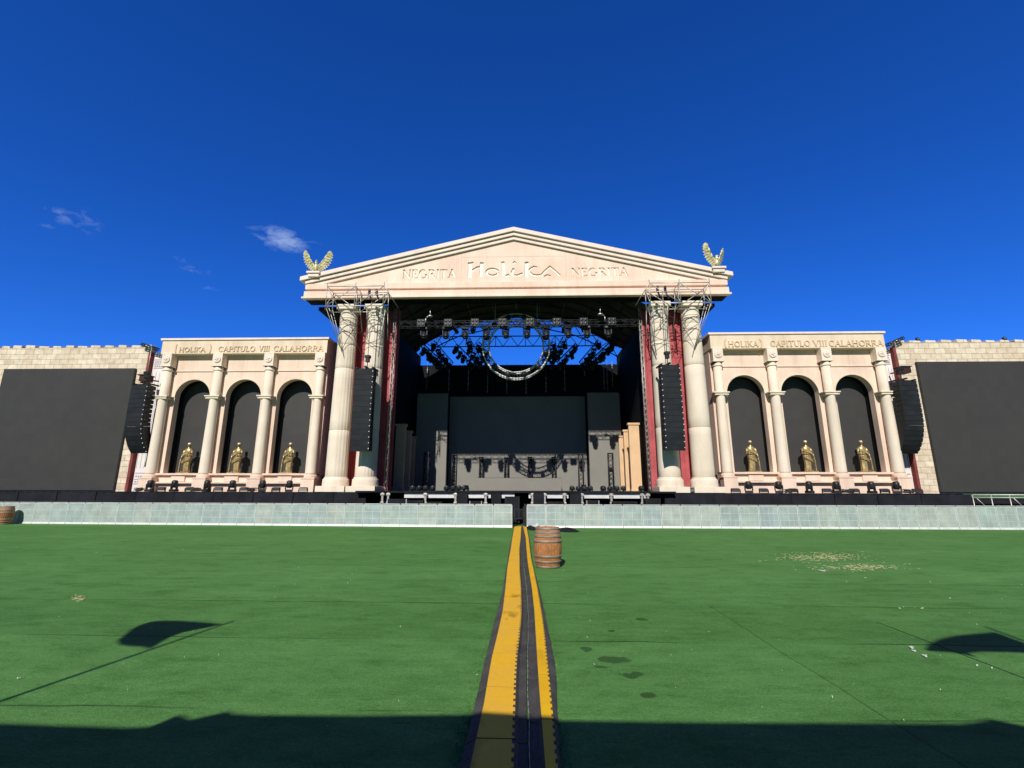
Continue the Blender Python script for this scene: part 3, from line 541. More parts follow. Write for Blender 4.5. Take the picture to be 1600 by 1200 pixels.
# ------------------------------------------------------------------ colonnades
def colonnade(name, label, xw0, xw1, xcs, dz, words):
    o = thing(name, label, 'colonnade')
    WF = 30.42; Zb = 1.70
    wall = MB(); lin = MB(); ar = 1.19; spring = 7.88 + dz; sill = 2.86 + dz; top = 10.75 + dz
    mids = [(xcs[i] + xcs[i + 1]) / 2 + .02 for i in range(3)]
    edges = [xw0, (mids[0] + mids[1]) / 2, (mids[1] + mids[2]) / 2, xw1]
    for i, mx in enumerate(mids):
        a, b = edges[i], edges[i + 1]
        poly = [(a, sill), (mx - ar, sill), (mx - ar, spring)] + arc(mx, spring, ar, ar, 180, 0, 28)[1:-1] + [(mx + ar, spring), (mx + ar, sill), (b, sill), (b, top), (a, top)]
        wall.prism(poly, WF, 30.86); e_ = .03; lin.prism([((a + .32 if i == 0 else a), sill), (mx - ar - e_, sill), (mx - ar - e_, spring)] + arc(mx, spring, ar + e_, ar + e_, 180, 0, 28)[1:-1] + [(mx + ar + e_, spring), (mx + ar + e_, sill), ((b - .32 if i == 2 else b), sill), ((b - .32 if i == 2 else b), top - .03), ((a + .32 if i == 0 else a), top - .03)], 30.865, 31.29)
    wall.build('arcade_wall', plaster_pink, o); lin.build('shade_lining', black_m, o)  # black lining stands in for the shade in the gap before the arch screens
    mb = MB()
    for i, mx in enumerate(mids):
        n_ = 28; A = arc(mx, spring, ar + .10, ar + .10, 180, 0, n_); B = arc(mx, spring, ar + .002, ar + .002, 180, 0, n_); mb.prism(A + B[::-1], WF - .035, WF + .1)
    mb.build('arch_trim', plaster, o)
    MB().box(xw0 + .02, xw1 - .02, WF - .06, WF + .1, 9.62 + dz, 9.70 + dz).build('frieze_band', plaster_pink, o, .01)
    mb = MB(); mb.box(xw0 - .02, xw1 + .02, 29.96, 31.6, top, 11.70 + dz); mb.build('entablature', plaster, o, .02)
    MB().box(xw0 - .12, xw1 + .12, 29.88, 31.7, 11.70 + dz, 11.84 + dz).build('coping', cornice_m, o, .015)
    for a, b in ((xw0, xw0 + .3), (xw1 - .3, xw1)): MB().box(a, b, 30.87, 31.6, Zb, top).build('end_wall', plaster, o)
    MB().box(xw0 + .3, xw1 - .3, 31.30, 31.42, sill - .4, top - .02).build('led_screen', led_side, o)
    # base: plinth with two ledges
    MB().box(xw0, xw1, 30.30, 31.6, Zb, sill - .12).build('plinth', plaster_pink, o)
    for i, mx in enumerate(mids):
        a, b = xcs[i] + .42, xcs[i + 1] - .42
        mb = MB(); mb.box(a - .1, b + .1, 30.10, 31.2, sill - .12, sill); mb.box(a, b, 30.04, 30.3, 2.22 + dz, 2.32 + dz); mb.box(mx - .45, mx + .45, 30.20, 30.3, sill - .52, sill - .12); mb.build('sill', plaster_pink, o, .012)
    for xc in xcs:
        yc = 30.16; z0 = 2.80 + dz; z1 = 9.86 + dz
        m_ = MB(); m_.lathe([(.330, z0), (.330, z0 + .1), (.322, z0 + .8), (.308, 5.0), (.280, 7.5), (.258, z1)], xc, yc, 32); s_ = m_.build('column', column_m, o)
        m_ = MB(); m_.lathe([(.285, z1 - .28), (.31, z1 - .26), (.31, z1 - .2), (.285, z1 - .18)], xc, yc, 32, cap=False); m_.box(xc - .33, xc + .33, 29.86, WF - .01, z1, top + .04); m_.box(xc - .36, xc + .36, 29.83, WF - .02, z1 + .0, z1 + .08); m_.build('capital', column_m, s_, .012)
        m_ = MB(); zc = z1 + .49; m_.prism(arc(xc, zc, .235, .235, 0, 360, 28)[:-1], 29.80, 29.86); m_.prism(arc(xc, zc, .175, .175, 0, 360, 24)[:-1], 29.79, 29.81)
        for a in range(4): m_.ribbon([(xc + .02 * cos(a * pi / 2), zc + .02 * sin(a * pi / 2)), (xc + .13 * cos(a * pi / 2 + .3), zc + .13 * sin(a * pi / 2 + .3))], [.09, .03], 29.75, 29.805 - a * .001)
        m_.ball((xc, 29.78, zc), (.06, .04, .06), 10, 6); m_.build('medallion', cornice_m, s_)
        m_ = MB(); m_.box(xc - .50, xc + .50, 29.80, WF - .02, 7.80 + dz, 7.88 + dz); m_.box(xc - .44, xc + .44, 29.84, WF - .03, 7.67 + dz, 7.74 + dz); m_.box(xc - .36, xc + .36, 29.87, WF - .01, 7.73 + dz, 7.81 + dz); m_.build('collar', column_m, s_, .01)
        m_ = MB(); m_.lathe([(.40, 2.58 + dz), (.41, 2.64 + dz), (.41, 2.72 + dz), (.36, 2.76 + dz), (.37, 2.80 + dz)], xc, yc, 32); m_.box(xc - .42, xc + .42, 29.74, 30.35, Zb, 2.58 + dz); m_.box(xc - .45, xc + .45, 29.71, 30.4, 2.50 + dz, 2.585 + dz); m_.build('pedestal', plaster_pink, s_, .012)
    for x in (xcs[0] + 1.75, xcs[1] + 1.72, xcs[2] + 1.74): MB().box(x - .006, x + .006, WF - .0025, WF + .02, 9.72 + dz, top - .02).build('panel_joint', jm, o)
    for x in (xcs[1] + .9, xcs[2] + .7): MB().box(x - .006, x + .006, 29.957, 29.98, top + .01, 11.68 + dz).build('panel_joint', jm, o)
    for word, a, b, y0, y1 in words:
        x0, zb = P(a, y1, 29.95); x1, zt = P(b, y0, 29.95)
        m_ = MB(); write(m_, word, x0, x1, zb, zt, 29.915, 29.97); m_.build('lettering', letter_m, o)
    return o, mids, sill
c5 = lambda x: 170 + x * .2375
c6 = lambda x: 1060 + x * .2375
colL, midsL, sillL = colonnade('arched_colonnade', 'cream colonnade of three arches beside the fluted columns', -24.62, -13.33, (-24.10, -20.62, -17.14, -13.70), 0,
    [('(', c5(433), c5(453), 538, 552), ('HOLIKA', c5(460), c5(640), 542.5, 550), (')', c5(655), c5(680), 538, 552), ('CAPITULO', c5(720), c5(967), 541, 549.5), ('VIII', c5(987), c5(1062), 540.5, 549), ('CALAHORRA', c5(1083), c5(1415), 540, 549)])
colR, midsR, sillR = colonnade('arched_colonnade', 'cream colonnade of three arches beside the smooth columns', 12.02, 23.10, (12.39, 15.85, 19.27, 22.72), .12,
    [('(', c6(297), c6(320), 530, 543.5), ('HOLIKA', c6(327), c6(522), 533, 542), (')', c6(530), c6(552), 530, 543.5), ('CAPITULO', c6(605), c6(862), 532, 541.5), ('VIII', c6(888), c6(975), 532, 541.5), ('CALAHORRA', c6(990), c6(1342), 531.5, 541)])
# ------------------------------------------------------------------ castle walls, screens, banners
def castle(label, x0, x1, zt):
    o = thing('castle_wall', label, 'wall')
    mb = MB(); mb.box(x0, x1, 31.0, 31.5, 1.70, zt); mb.build('block_wall', stone_m, o)
    x = x0 + .1; i = 0
    while x < x1 - .3:
        w = .56 + .22 * random.random(); h = .15 + .09 * random.random(); e = min(x + w, x1 - .02)
        if e - x > .2:
            m_ = MB(); a = .03 * random.random(); m_.hexa([(x, 30.98, zt), (e, 30.98, zt), (e, 31.48, zt), (x, 31.48, zt), (x + a, 31, zt + h), (e - .03, 31, zt + h - .03), (e - .03, 31.46, zt + h - .02), (x + a, 31.46, zt + h)]); m_.build('merlon', stone_m, o, .03)
        x = e + .22 + .14 * random.random(); i += 1
    return o
castle('pale block castle wall with merlons behind the screen at the long ledge', -39.0, -26.2, 11.55)
castle('pale block castle wall with merlons, two black lamps on its top', 24.55, 37.5, 11.50)
def screen(label, x0, x1, z0, z1):
    o = thing('video_screen', label, 'screen')
    MB().box(x0, x1, 30.82, 30.97, z0, z1).build('display', led_side, o)
    mb = MB(); e = .02; mb.box(x0 - e, x0, 30.82, 30.99, z0 - e, z1 + e); mb.box(x1, x1 + e, 30.82, 30.99, z0 - e, z1 + e); mb.box(x0, x1, 30.82, 30.99, z1, z1 + e); mb.box(x0, x1, 30.82, 30.99, z0 - e, z0); mb.build('frame', metal_k, o)
    return o
screen('large blank dark screen whose far top corner shows beside castle wall', -36.3, -27.0, 1.80, 9.98)
screen('large blank dark screen above the grey railing', 25.62, 35.4, 1.82, 10.12)
def side_banner(label, x0, x1, zt, red_left, text):
    o = thing('printed_banner', label, 'banner')
    MB().box(x0, x1, 31.20, 31.24, 1.72, zt).build('sheet', banner_m, o)
    w = .18; a, b = (x0 - w, x0) if red_left else (x1, x1 + w)
    MB().box(a, b, 30.9, 31.35, 1.72, zt).build('red_edge', maroon_m, o)
    mb = MB(); n_ = 6
    for i in range(n_):
        x = x0 + .1 + (x1 - x0 - .2) * i / (n_ - 1); mb.box(x - .012, x + .012, 31.19, 31.2, 3.2, zt - 1.4)
    for z in (zt - .5, zt - .8, zt - 1.1, 2.9, 2.5, 2.2): mb.box(x0 + .1, x1 - .1, 31.188, 31.2, z - .03, z + .03)
    for z in (zt - .65, zt - .95, 2.7, 2.35):
        for i in range(8): x = x0 + .2 + (x1 - x0 - .4) * i / 7; mb.box(x - .05, x + .05, 31.186, 31.2, z - .06, z + .05)
    mb.build('column_print', banner_ink, o)
    if text:
        m_ = MB(); z = 8.35
        for i, ch in enumerate('KOTXIF'):
            h = .52; xa = x0 + .30; q = MB(); write(q, ch, 0, GL[ch][0] * .55, 0, .5, -.012, 0)
            # letters run down the banner, turned on their side
            for (vx, vy, vz) in q.v: m_.v.append((xa + vz, 31.188 + vy, z - vx))
            off = len(m_.v) - len(q.v); m_.f += [tuple(k + off for k in f) for f in q.f]; m_.sm += q.sm; z -= GL[ch][0] * .55 + .12
        m_.build('lettering', banner_ink, o)
    return o
side_banner('white banner with printed columns between colonnade and castle wall, partly behind speakers', -26.1, -24.6, 11.2, True, None)
side_banner('white banner with sideways writing between colonnade and castle wall', 23.12, 24.30, 11.2, False, 'x')
for a, b, lab in (((222, 538), (247, 546), 'black sloping arm on the castle wall corner, near the fluted columns'), ((1384, 540), (1411, 528), 'black sloping arm on the castle wall corner, near the smooth columns')):
    (x0, z0), (x1, z1) = P(*a, 30.7), P(*b, 30.7); mb = MB(); d = Vector((x1 - x0, 0, z1 - z0)); truss(mb, (x0, 30.7, z0), (x1, 30.7, z1), .16, .2, .035, .02, (0, 1, 0))
    tag(mb.build('outrigger_lattice', metal_k), lab, 'truss arm')
# ------------------------------------------------------------------ statues
def statue(label, loc, mirror):
    o = thing('robed_statue', label, 'statue', loc, 0, 'gold statues in the arches')
    s = -1 if mirror else 1
    mb = MB(); rings = [(.00, .185, .16, .03), (.04, .20, .175, .03), (.25, .185, .16, .025), (.55, .195, .155, .02), (.80, .215, .165, .03), (.98, .215, .165, .04), (1.10, .175, .145, .035), (1.22, .195, .155, .025), (1.36, .225, .16, .02), (1.46, .235, .14, .015), (1.53, .17, .11, .01), (1.58, .075, .08, .01), (1.66, .062, .07, .01)]
    n_ = 40; vs = []
    for k, (z, rx, ry, ox) in enumerate(rings):
        for i in range(n_):
            a = 2 * pi * i / n_; fold = 1 + (.09 * sin(a * 9 + z * 2.2) + .05 * sin(a * 5 - z * 3)) * max(0, min(1, (1.45 - z) / .8))
            sweep = 1 + .10 * max(0, sin(a - 4.2 + z * 2.4)) * (1 if z < 1.45 else 0)
            vs.append(((ox + rx * fold * sweep * cos(a)) * s, ry * fold * sin(a), z))
    fs = [(k * n_ + i, k * n_ + (i + 1) % n_, (k + 1) * n_ + (i + 1) % n_, (k + 1) * n_ + i) for k in range(len(rings) - 1) for i in range(n_)]
    mb.add(vs, fs + [tuple(range(n_))], True)
    # sash across the chest and round the hips
    for j in range(5): mb.poly([((-.26 + .055 * i + .01 * j) * s, -.155 - .05 * sin(i * pi / 9) - .006 * j, 1.02 + .03 * j + .040 * i - .002 * i * i) for i in range(10)], .022, 5)
    for j in range(4): mb.poly([((.25 - .055 * i) * s, -.15 - .06 * sin(i * pi / 9), .98 - .05 * j - .028 * i) for i in range(10)], .024, 5)
    # hanging arm with a fold of cloth, bent arm across the waist
    mb.tube((-.23 * s, .0, 1.44), (-.33 * s, -.03, 1.12), .075, 10, .06); mb.tube((-.33 * s, -.03, 1.14), (-.36 * s, -.10, .84), .06, 10, .04); mb.ball((-.33 * s, -.03, 1.13), .062, 8, 6)
    mb.ball((-.362 * s, -.11, .79), (.04, .035, .065), 8, 6)
    for k in range(4): mb.tube((-.362 * s + (.015 * k - .022), -.115, .77), (-.365 * s + (.016 * k - .024), -.135, .69 + .006 * abs(k - 1)), .0085, 5)
    mb.tube((-.34 * s, -.10, .80), (-.31 * s, -.14, .72), .009, 5)
    mb.hexa([(-.42 * s, -.14, .02), (-.35 * s, -.16, .02), (-.34 * s, -.04, .02), (-.41 * s, -.04, .02), (-.39 * s, -.15, .72), (-.33 * s, -.15, .72), (-.32 * s, -.08, .72), (-.38 * s, -.08, .72)])
    mb.tube((.24 * s, .0, 1.43), (.30 * s, -.05, 1.13), .072, 10, .058); mb.ball((.30 * s, -.05, 1.12), .06, 8, 6); mb.tube((.30 * s, -.05, 1.13), (.10 * s, -.22, 1.10), .056, 10, .036); mb.ball((.06 * s, -.23, 1.10), (.06, .03, .035), 8, 6)
    # feet under the hem
    mb.ball((-.10, -.22, .035), (.05, .11, .035), 8, 5); mb.ball((.11, -.20, .035), (.05, .11, .035), 8, 5)
    mb.build('body', gold_m, o)
    hd = MB(); hd.ball((.01 * s, -.015, 1.76), (.092, .108, .125), 14, 10); hd.ball((.01 * s, -.118, 1.755), (.014, .025, .026), 6, 5); hd.ball((.01 * s, -.10, 1.70), (.032, .014, .010), 6, 4)
    for e in (-1, 1): hd.ball((.01 * s + .036 * e, -.098, 1.785), (.016, .012, .010), 6, 4); hd.ball((.01 * s + .09 * e, 0, 1.755), (.014, .03, .036), 6, 5)
    hd.ball((.01 * s, -.07, 1.665), (.04, .035, .03), 8, 5); hd.build('head', face_m, o)
    cp = MB(); cp.lathe([(.088, 1.80), (.102, 1.825), (.100, 1.86), (.092, 1.89), (.06, 1.92), (.01, 1.93)], .01 * s, 0, 20, sy=1.1); cp.build('cap', gold_pale, o)
    pl = MB(); pl.box(-.42, .42, -.30, .30, -.06, 0); pl.build('plinth', gold_m, o, .01)
    return o
for i, mx in enumerate(midsL):
    statue(('gold robed statue in the arch nearest the dark screen, arm hanging, fluted column side', 'gold robed statue in the middle arch beside the fluted columns', 'gold robed statue in the arch next to the tall fluted columns')[i], (mx + (.18, .02, -.02)[i], 30.58, sillL + .06), False)
for i, mx in enumerate(midsR):
    statue(('gold robed statue in the arch next to the tall smooth columns', 'gold robed statue in the middle arch beside the smooth columns', 'gold robed statue in the arch nearest the screen over the railing')[i], (mx + .02, 30.58, sillR + .06), True)
# ------------------------------------------------------------------ eagles
def eagle(label, x, z, turn):
    o = thing('eagle_statue', label, 'statue', (x, 28.52, z), turn, 'winged eagles on the roof corners'); o.scale = (.92, 1.0, .88)
    b = MB(); b.ball((0, 0, .48), (.15, .17, .30), 12, 8); b.ball((0, -.05, .80), (.10, .12, .15), 10, 7); b.tube((0, .05, .35), (0, .28, .05), .12, 8, .06); b.tube((0, -.12, .96), (0, -.24, .92), .045, 6, .01); b.ball((0, -.06, .96), (.085, .11, .095), 10, 7)
    b.build('body', gold_pale, o)
    for s in (-1, 1):
        l_ = MB(); l_.tube((.09 * s, -.02, .30), (.11 * s, -.04, .04), .06, 8, .035); 
        for k in (-1, 0, 1): l_.tube((.11 * s, -.04, .035), (.11 * s + .05 * k, -.14, .02), .016, 5)
        l_.build('leg', gold_dark, o)
        w = MB()
        # arm of the wing, then long feathers in three fanned layers
        ax = [(.06, .50), (.24, .80), (.44, 1.14), (.62, 1.54), (.70, 1.70)]
        w.poly([(x_ * s, .02, z_) for x_, z_ in ax], .045, 6)
        for L, (cnt, ln, yy, r0) in enumerate(((14, .50, .05, .085), (12, .36, .02, .082), (9, .22, -.01, .075))):
            for k in range(cnt):
                u = k / (cnt - 1); q = u * 3.999; i_ = int(q); f_ = q - i_; px = ax[i_][0] + (ax[i_ + 1][0] - ax[i_][0]) * f_; pz = ax[i_][1] + (ax[i_ + 1][1] - ax[i_][1]) * f_
                a = radians(-78 + 118 * u ** 1.3); le = ln * (.55 + .6 * sin(pi * min(1, u * .85 + .15)))
                dx, dz = cos(a), sin(a); nx, nz = -dz, dx
                tip = (px + dx * le, pz + dz * le); m1 = (px + dx * le * .75, pz + dz * le * .75)
                w.prism([(p_[0] * s, p_[1]) for p_ in ((px - nx * r0 * .7, pz - nz * r0 * .7), (m1[0] - nx * r0, m1[1] - nz * r0), tip, (m1[0] + nx * r0, m1[1] + nz * r0), (px + nx * r0 * .7, pz + nz * r0 * .7))], yy - .004 * k, yy - .004 * k + .022)
        wo = w.build('wing', gold_pale, o)
        wo.rotation_euler = (radians(8), 0, radians(18 * s))
    return o
eagle('spread-winged gilded eagle on the pediment corner above the fluted columns', HX0 + .55, 15.80, radians(6))
eagle('spread-winged gilded eagle on the pediment corner above the smooth columns', HX1 - .55, 15.80, radians(28))
# ------------------------------------------------------------------ line arrays
def line_array(label, xc, yf, ztop, ncab, w, h, bend, face, depth=.72, group='hanging speaker columns', chain_to=None, dots=1):
    o = thing('line_array', label, 'speakers', (xc, yf, ztop), face, group)
    z = 0; y = 0; ang = 0; tp = .004 + abs(bend) * .03
    for i in range(ncab):
        ang = bend * max(0, (i - ncab * .35) / (ncab * .65)) ** 1.6
        c_, s_ = cos(ang), sin(ang)
        def tr(px, py, pz): return (px, y + py * c_ - pz * s_ * -1 * -1 if False else y + py * c_ + pz * s_ * 1.0 * -1 * -1, z + pz * c_ - py * s_ * -1) if False else (px, y + py * c_ - pz * s_, z + py * s_ + pz * c_)
        H = h - .004; e = .06
        c = MB(); q = [(-w / 2, 0, -H), (w / 2, 0, -H), (w / 2 - .12, depth, -H + tp), (-w / 2 + .12, depth, -H + tp), (-w / 2, 0, 0), (w / 2, 0, 0), (w / 2 - .12, depth, -tp), (-w / 2 + .12, depth, -tp)]
        c.hexa([tr(*p_) for p_ in q]); cab = c.build('cabinet', cab_m, o, .004)
        gq = MB(); gq.hexa([tr(*p_) for p_ in [(-w / 2 + .02, -.012, -H + .006), (w / 2 - .02, -.012, -H + .006), (w / 2 - .02, .01, -H + .006), (-w / 2 + .02, .01, -H + .006), (-w / 2 + .02, -.012, -.006), (w / 2 - .02, -.012, -.006), (w / 2 - .02, .01, -.006), (-w / 2 + .02, .01, -.006)]]); gq.build('grille', grille_m, cab)
        pn = MB()
        for sx in ((1,) if dots == 1 else (-1, 1)):
            p0 = Vector(tr(sx * (w / 2 - .05), -.03, -H / 2)); pn.ball(p0, (.034, .02, .034), 6, 5)
            p1 = Vector(tr(sx * (w / 2 + .004), .12, -H / 2)); pn.ball(p1, (.008, .012, .012), 6, 4)
        pn.build('pin', pin_m, cab)
        y += h * s_; z -= h * c_
    fr = MB(); fr.box(-w / 2 + .05, -w / 2 + .13, -.05, depth + .15, .02, .12); fr.box(w / 2 - .13, w / 2 - .05, -.05, depth + .15, .02, .12); fr.box(-w / 2 + .05, w / 2 - .05, .25, .35, .03, .11); fr.box(-.06, .06, .0, depth, .12, .20); fr.build('flying_frame', metal_k, o)
    m_ = MB(); m_.box(-.11, .11, .25, .47, .52, .86); m_.box(-.16, .16, .22, .5, .78, .95); m_.tube((0, .36, .2), (0, .36, .55), .03, 6); m_.build('hoist', metal_k, o, .015)
    if chain_to: m_ = MB(); m_.tube((0, .36, .9), (0, .36, chain_to), .022, 6); m_.build('chain', steel_m, o)
    return o
ax = line_array('tall straight black speaker column hanging before the fluted columns', -9.80, 27.5, 9.00, 15, 1.19, .331, .10, radians(-4), chain_to=4.9)
line_array('tall straight black speaker column hanging before the smooth columns', 8.53, 27.5, 9.11, 15, 1.19, .335, .10, radians(4), chain_to=4.8, dots=2)
line_array('curved black speaker column between castle wall and colonnade, fluted column side', -25.12, 29.3, 8.50, 15, 1.24, .305, .85, radians(-6), chain_to=2.6)
line_array('curved black speaker column between castle wall and colonnade, smooth column side', 23.55, 29.3, 8.52, 15, 1.24, .308, .85, radians(6), chain_to=2.6)
# ------------------------------------------------------------------ rigging frames over the columns
def rig_frame(label, x0, x1, mirror, pxs):
    o = thing('rigging_frame', label, 'truss frame', group='tube frames on the pediment')
    mb = MB(); yf, yb = 27.25, 28.28; zb, zt = 12.97, 14.28; xm = (x0 + x1) / 2; r = .026
    xs3 = [x0, xm, x1]
    for y in (yf, yb):
        top = zt if y == yf else PB - .03
        for x in xs3: mb.tube((x, y, zb - .25 if y == yf else zb), (x, y, zt + .25 if y == yf else zt), r, 6)
        mb.tube((x0, y, zb), (x1, y, zb), r, 6); mb.tube((x0, y, zt), (x1, y, zt), r, 6)
    for x in xs3: mb.tube((x, yf, zb), (x, yb, zb), r, 6); mb.tube((x, yf, zt), (x, yb, zt), r, 6); mb.tube((x, yf, zb), (x, yb, zt), r * .8, 6)
    a, b, c = (x0, xm, x1) if not mirror else (x1, xm, x0)
    mb.tube((a, yf, zb), (b, yf, zt), r, 6); mb.tube((b, yf, zb), (c, yf, zt), r, 6); mb.tube((a, yb, zt), (b, yb, zb), r, 6); mb.tube((c, yb, zt), (b, yb, zb), r, 6)
    mb.tube((b, yf + .3, zt - .45), (c, yf + .3, zt - .45), r, 6); mb.tube((b, yf + .3, zb), (b, yf + .3, zt), r * .8, 6)
    mb.tube((b, yf, zt), (b, yb, zb), r, 6); mb.tube((c, yf, zt), (c + (1 if c > b else -1) * .7, yf + .9, zb + .2), r, 6); mb.tube((a, yf, zt), (a + (b - a) * .3, yb, zb), r, 6)
    mb.build('tube_lattice', steel_m, o)
    br = MB(); xc1 = a + (b - a) * .25
    for k in range(3): br.tube((a + .1 * k * (1 if b > a else -1), yf + .3 * k, zb), (a + (b - a) * (.28 + .10 * k), 28.75, zb - 2.2 - .4 * k), .022, 5)
    for k in range(4): br.tube((b + (c - b) * (.1 + .25 * k), yf + .5, zb), (b + (c - b) * (.05 + .22 * k), 28.68, zb - 1.2 - .5 * (k % 2)), .020, 5)
    br.tube((c, yf + .5, zb), (b + (c - b) * .7, 28.66, zb - 2.9), .03, 6); br.tube((c, yb, zb), (c, 28.66, zb - 1.8), .022, 5)
    br.build('brace_lattice', steel_m, o)
    cb = MB()
    for (ua, va, ub, vb, sag) in ((.12, -.9, .6, -1.2, .5), (.15, -.35, .75, -.6, .45), (.2, -2.4, .62, -.3, -.6), (.5, -1.2, .95, -2.3, .5), (.6, -.2, 1.0, -1.6, .4), (.15, -1.0, .5, -1.0, .35), (.55, -2.0, .97, -1.4, .4), (.3, -.5, .58, -2.9, .2)):
        pts = []
        for i in range(13): u = i / 12; pts.append((a + (c - a) * (ua + (ub - ua) * u), 28.60 - .12 * sin(pi * u), zb + va + (vb - va) * u - sag * 4 * u * (1 - u) * .6))
        cb.poly(pts, .016, 5)
    cb.build('cable', metal_k, o)
    for k in range(2):
        q = MB(); xx = b + (c - b) * (.42 + .26 * k); q.box(xx - .07, xx + .07, yf + .3, yf + .45, zt - .45, zt - .05); q.tube((xx, yf + .38, zt - .4), (xx + .22, yf + .45, zt - .85), .05, 8, .07); q.build('hoist', metal_k, o, .02)
    return o
rig_frame('grey tube rigging frame on the pediment over the fluted columns', -12.45, -8.85, False, None)
rig_frame('grey tube rigging frame on the pediment over the smooth columns', 7.55, 11.2, True, None)
# ------------------------------------------------------------------ inside the stage
def box_screen(name, label, x0, x1, y, z0, z1):
    o = thing(name, label, 'screen'); MB().box(x0, x1, y, y + .18, z0, z1).build('display', led_stage, o)
    m_ = MB(); e = .04; m_.box(x0 - e, x0 - .001, y + .01, y + .24, z0, z1 + e); m_.box(x1 + .001, x1 + e, y + .01, y + .24, z0, z1 + e); m_.box(x0, x1, y + .01, y + .24, z1 + .001, z1 + e); m_.build('frame', metal_k, o)
    return o
box_screen('stage_screen', 'wide grey screen at the back of the stage, lit below and shaded above', -6.62, 5.00, 40.2, DECK + .01, 9.75)
box_screen('stage_screen', 'narrow grey wing screen with a thin lit strip, beside shaded beige panels', -8.95, -6.44, 38.0, DECK + .01, 9.60)
box_screen('stage_screen', 'narrow grey wing screen mostly sunlit below, beside lit beige panels', 4.95, 7.52, 38.0, DECK + .01, 9.62)
(xa, za), (xb_, zb_) = P(743, 747, 38.2), P(877, 747, 38.2)
ri = thing('stage_riser', 'wide low grey riser standing before the back screen', 'riser', (0, 0, 0)); MB().box(xa, xb_, 38.2, 39.6, DECK + .01, za).build('riser_panel', led_stage, ri, .01); MB().box(xa, xb_, 38.22, 39.58, za, za + .03).build('top', metal_k, ri)
for i, (y, x, zt) in enumerate(((33.4, -8.98, 6.45), (35.7, -9.12, 6.25), (38.0 - .35, -9.25, 6.05))):
    o = thing('flat_column', ('shaded beige flat column nearest the front, standing by the black drape', 'shaded beige flat column, middle of three by the black drape', 'shaded beige flat column nearest the narrow wing screen')[i], 'set piece', (x, y, DECK + .005), 0, 'flat columns in the wings')
    MB().box(-.34, .34, 0, .3, 0, zt - DECK - .15).build('panel', beige_m, o, .01); MB().box(-.42, .42, -.06, .34, zt - DECK - .15, zt - DECK).build('capital', beige_m, o, .01); MB().box(-.40, .40, -.05, .33, 0, .25).build('base', beige_m, o, .01)
for i, (y, x, zt) in enumerate(((33.4, 7.62, 6.5), (35.7, 7.62, 6.3), (38.0 - .35, 7.62, 6.1))):
    o = thing('flat_column', ('sunlit beige flat column nearest the front, standing by the black wall', 'sunlit beige flat column, middle of three by the black wall', 'sunlit beige flat column nearest the narrow wing screen')[i], 'set piece', (x - (.10, .0, -.0)[i], y, DECK + .005), 0, 'flat columns in the wings')
    MB().box(-.36, .36, 0, .3, 0, zt - DECK - .15).build('panel', beige_m, o, .01); MB().box(-.42, .42, -.06, .34, zt - DECK - .15, zt - DECK).build('capital', beige_m, o, .01); MB().box(-.40, .40, -.05, .33, 0, .12).build('base', beige_m, o, .01)
# trusses
def simple_truss(name, label, p, q, w, m=metal_k, bay=.55, rc=.035, rd=.02):
    mb = MB(); truss(mb, p, q, w, bay, rc, rd); return tag(mb.build(name, m), label, 'truss')
FT = 29.15; zF = P(806, 502, FT)[1]
simple_truss('lighting_truss', 'long straight lighting truss across the stage just under the pediment', (-8.6, FT + .5, zF), (7.35, FT + .5, zF), .36, truss_m, .6, .026, .013)
FY = FT + .5
(xA, z1), (xB, z2) = P(682, 534, 39.2), P(938, 533, 39.2)
mb = MB(); zc = z1; hh = .46
for s in (-1, 1):
    mb.tube((xA, 39.2, zc + hh * s), (xB, 39.2, zc + hh * s), .05, 6)
k = 22
for i in range(k): x0, x1 = xA + (xB - xA) * i / k, xA + (xB - xA) * (i + 1) / k; mb.tube((x0, 39.2, zc - hh if i % 2 else zc + hh), (x1, 39.2, zc + hh if i % 2 else zc - hh), .03, 5)
for i in range(0, k + 1, 4): mb.tube((xA + (xB - xA) * i / k, 39.2, zc - hh), (xA + (xB - xA) * i / k, 39.2, zc + hh), .03, 5)
tag(mb.build('rear_truss_lattice', metal_k), 'dark zigzag truss at the back of the stage against the sky', 'truss')
mb = MB()
for i in range(24):
    x0 = CX - 8.4 + 16.8 * i / 24; x1 = CX - 8.4 + 16.8 * (i + 1) / 24; d = 1.0
    mb.tube((x0, 38.3, canopy_z(x0) - .12), (x1, 38.3, canopy_z(x1) - .12), .055, 5); mb.tube((x0, 38.3, canopy_z(x0) - d), (x1, 38.3, canopy_z(x1) - d), .05, 5); mb.tube((x0, 38.3, canopy_z(x0) - (.12 if i % 2 else d)), (x1, 38.3, canopy_z(x1) - (d if i % 2 else .12)), .035, 5)
tag(mb.build('arched_truss_lattice', metal_k), 'dark arched truss under the rear edge of the canopy', 'truss')
# moving head lamp, hanging from its base; built once
mh = thing('moving_head', '', 'stage light')
m_ = MB(); m_.box(-.20, .20, -.16, .16, -.14, 0); m_.build('lamp_base', metal_k, mh, .02)
for s in (-1, 1): m_ = MB(); m_.box(.18 * s - .03, .18 * s + .03, -.07, .07, -.48, -.12); m_.build('yoke_arm', metal_k, mh, .01)
m_ = MB(); q = MB(); q.lathe([(.05, -.21), (.13, -.19), (.15, -.05), (.16, .12), (.165, .22), (.14, .225)], 0, 0, 16)
hv = []
for (x, y, z) in q.v: hv.append((x, -z * sin(radians(25)) * 0 + (-z) * .42 + y * .9, -.44 + (-z) * .9 - y * .42 * -1 * -1))
m_.add(hv, q.f, True); hd = m_.build('lamp_head', metal_k, mh)
m_ = MB(); m_.ball((0, -.105, -.66), (.12, .07, .03), 12, 5); m_.build('lens', lens_m, hd)
first = [True]
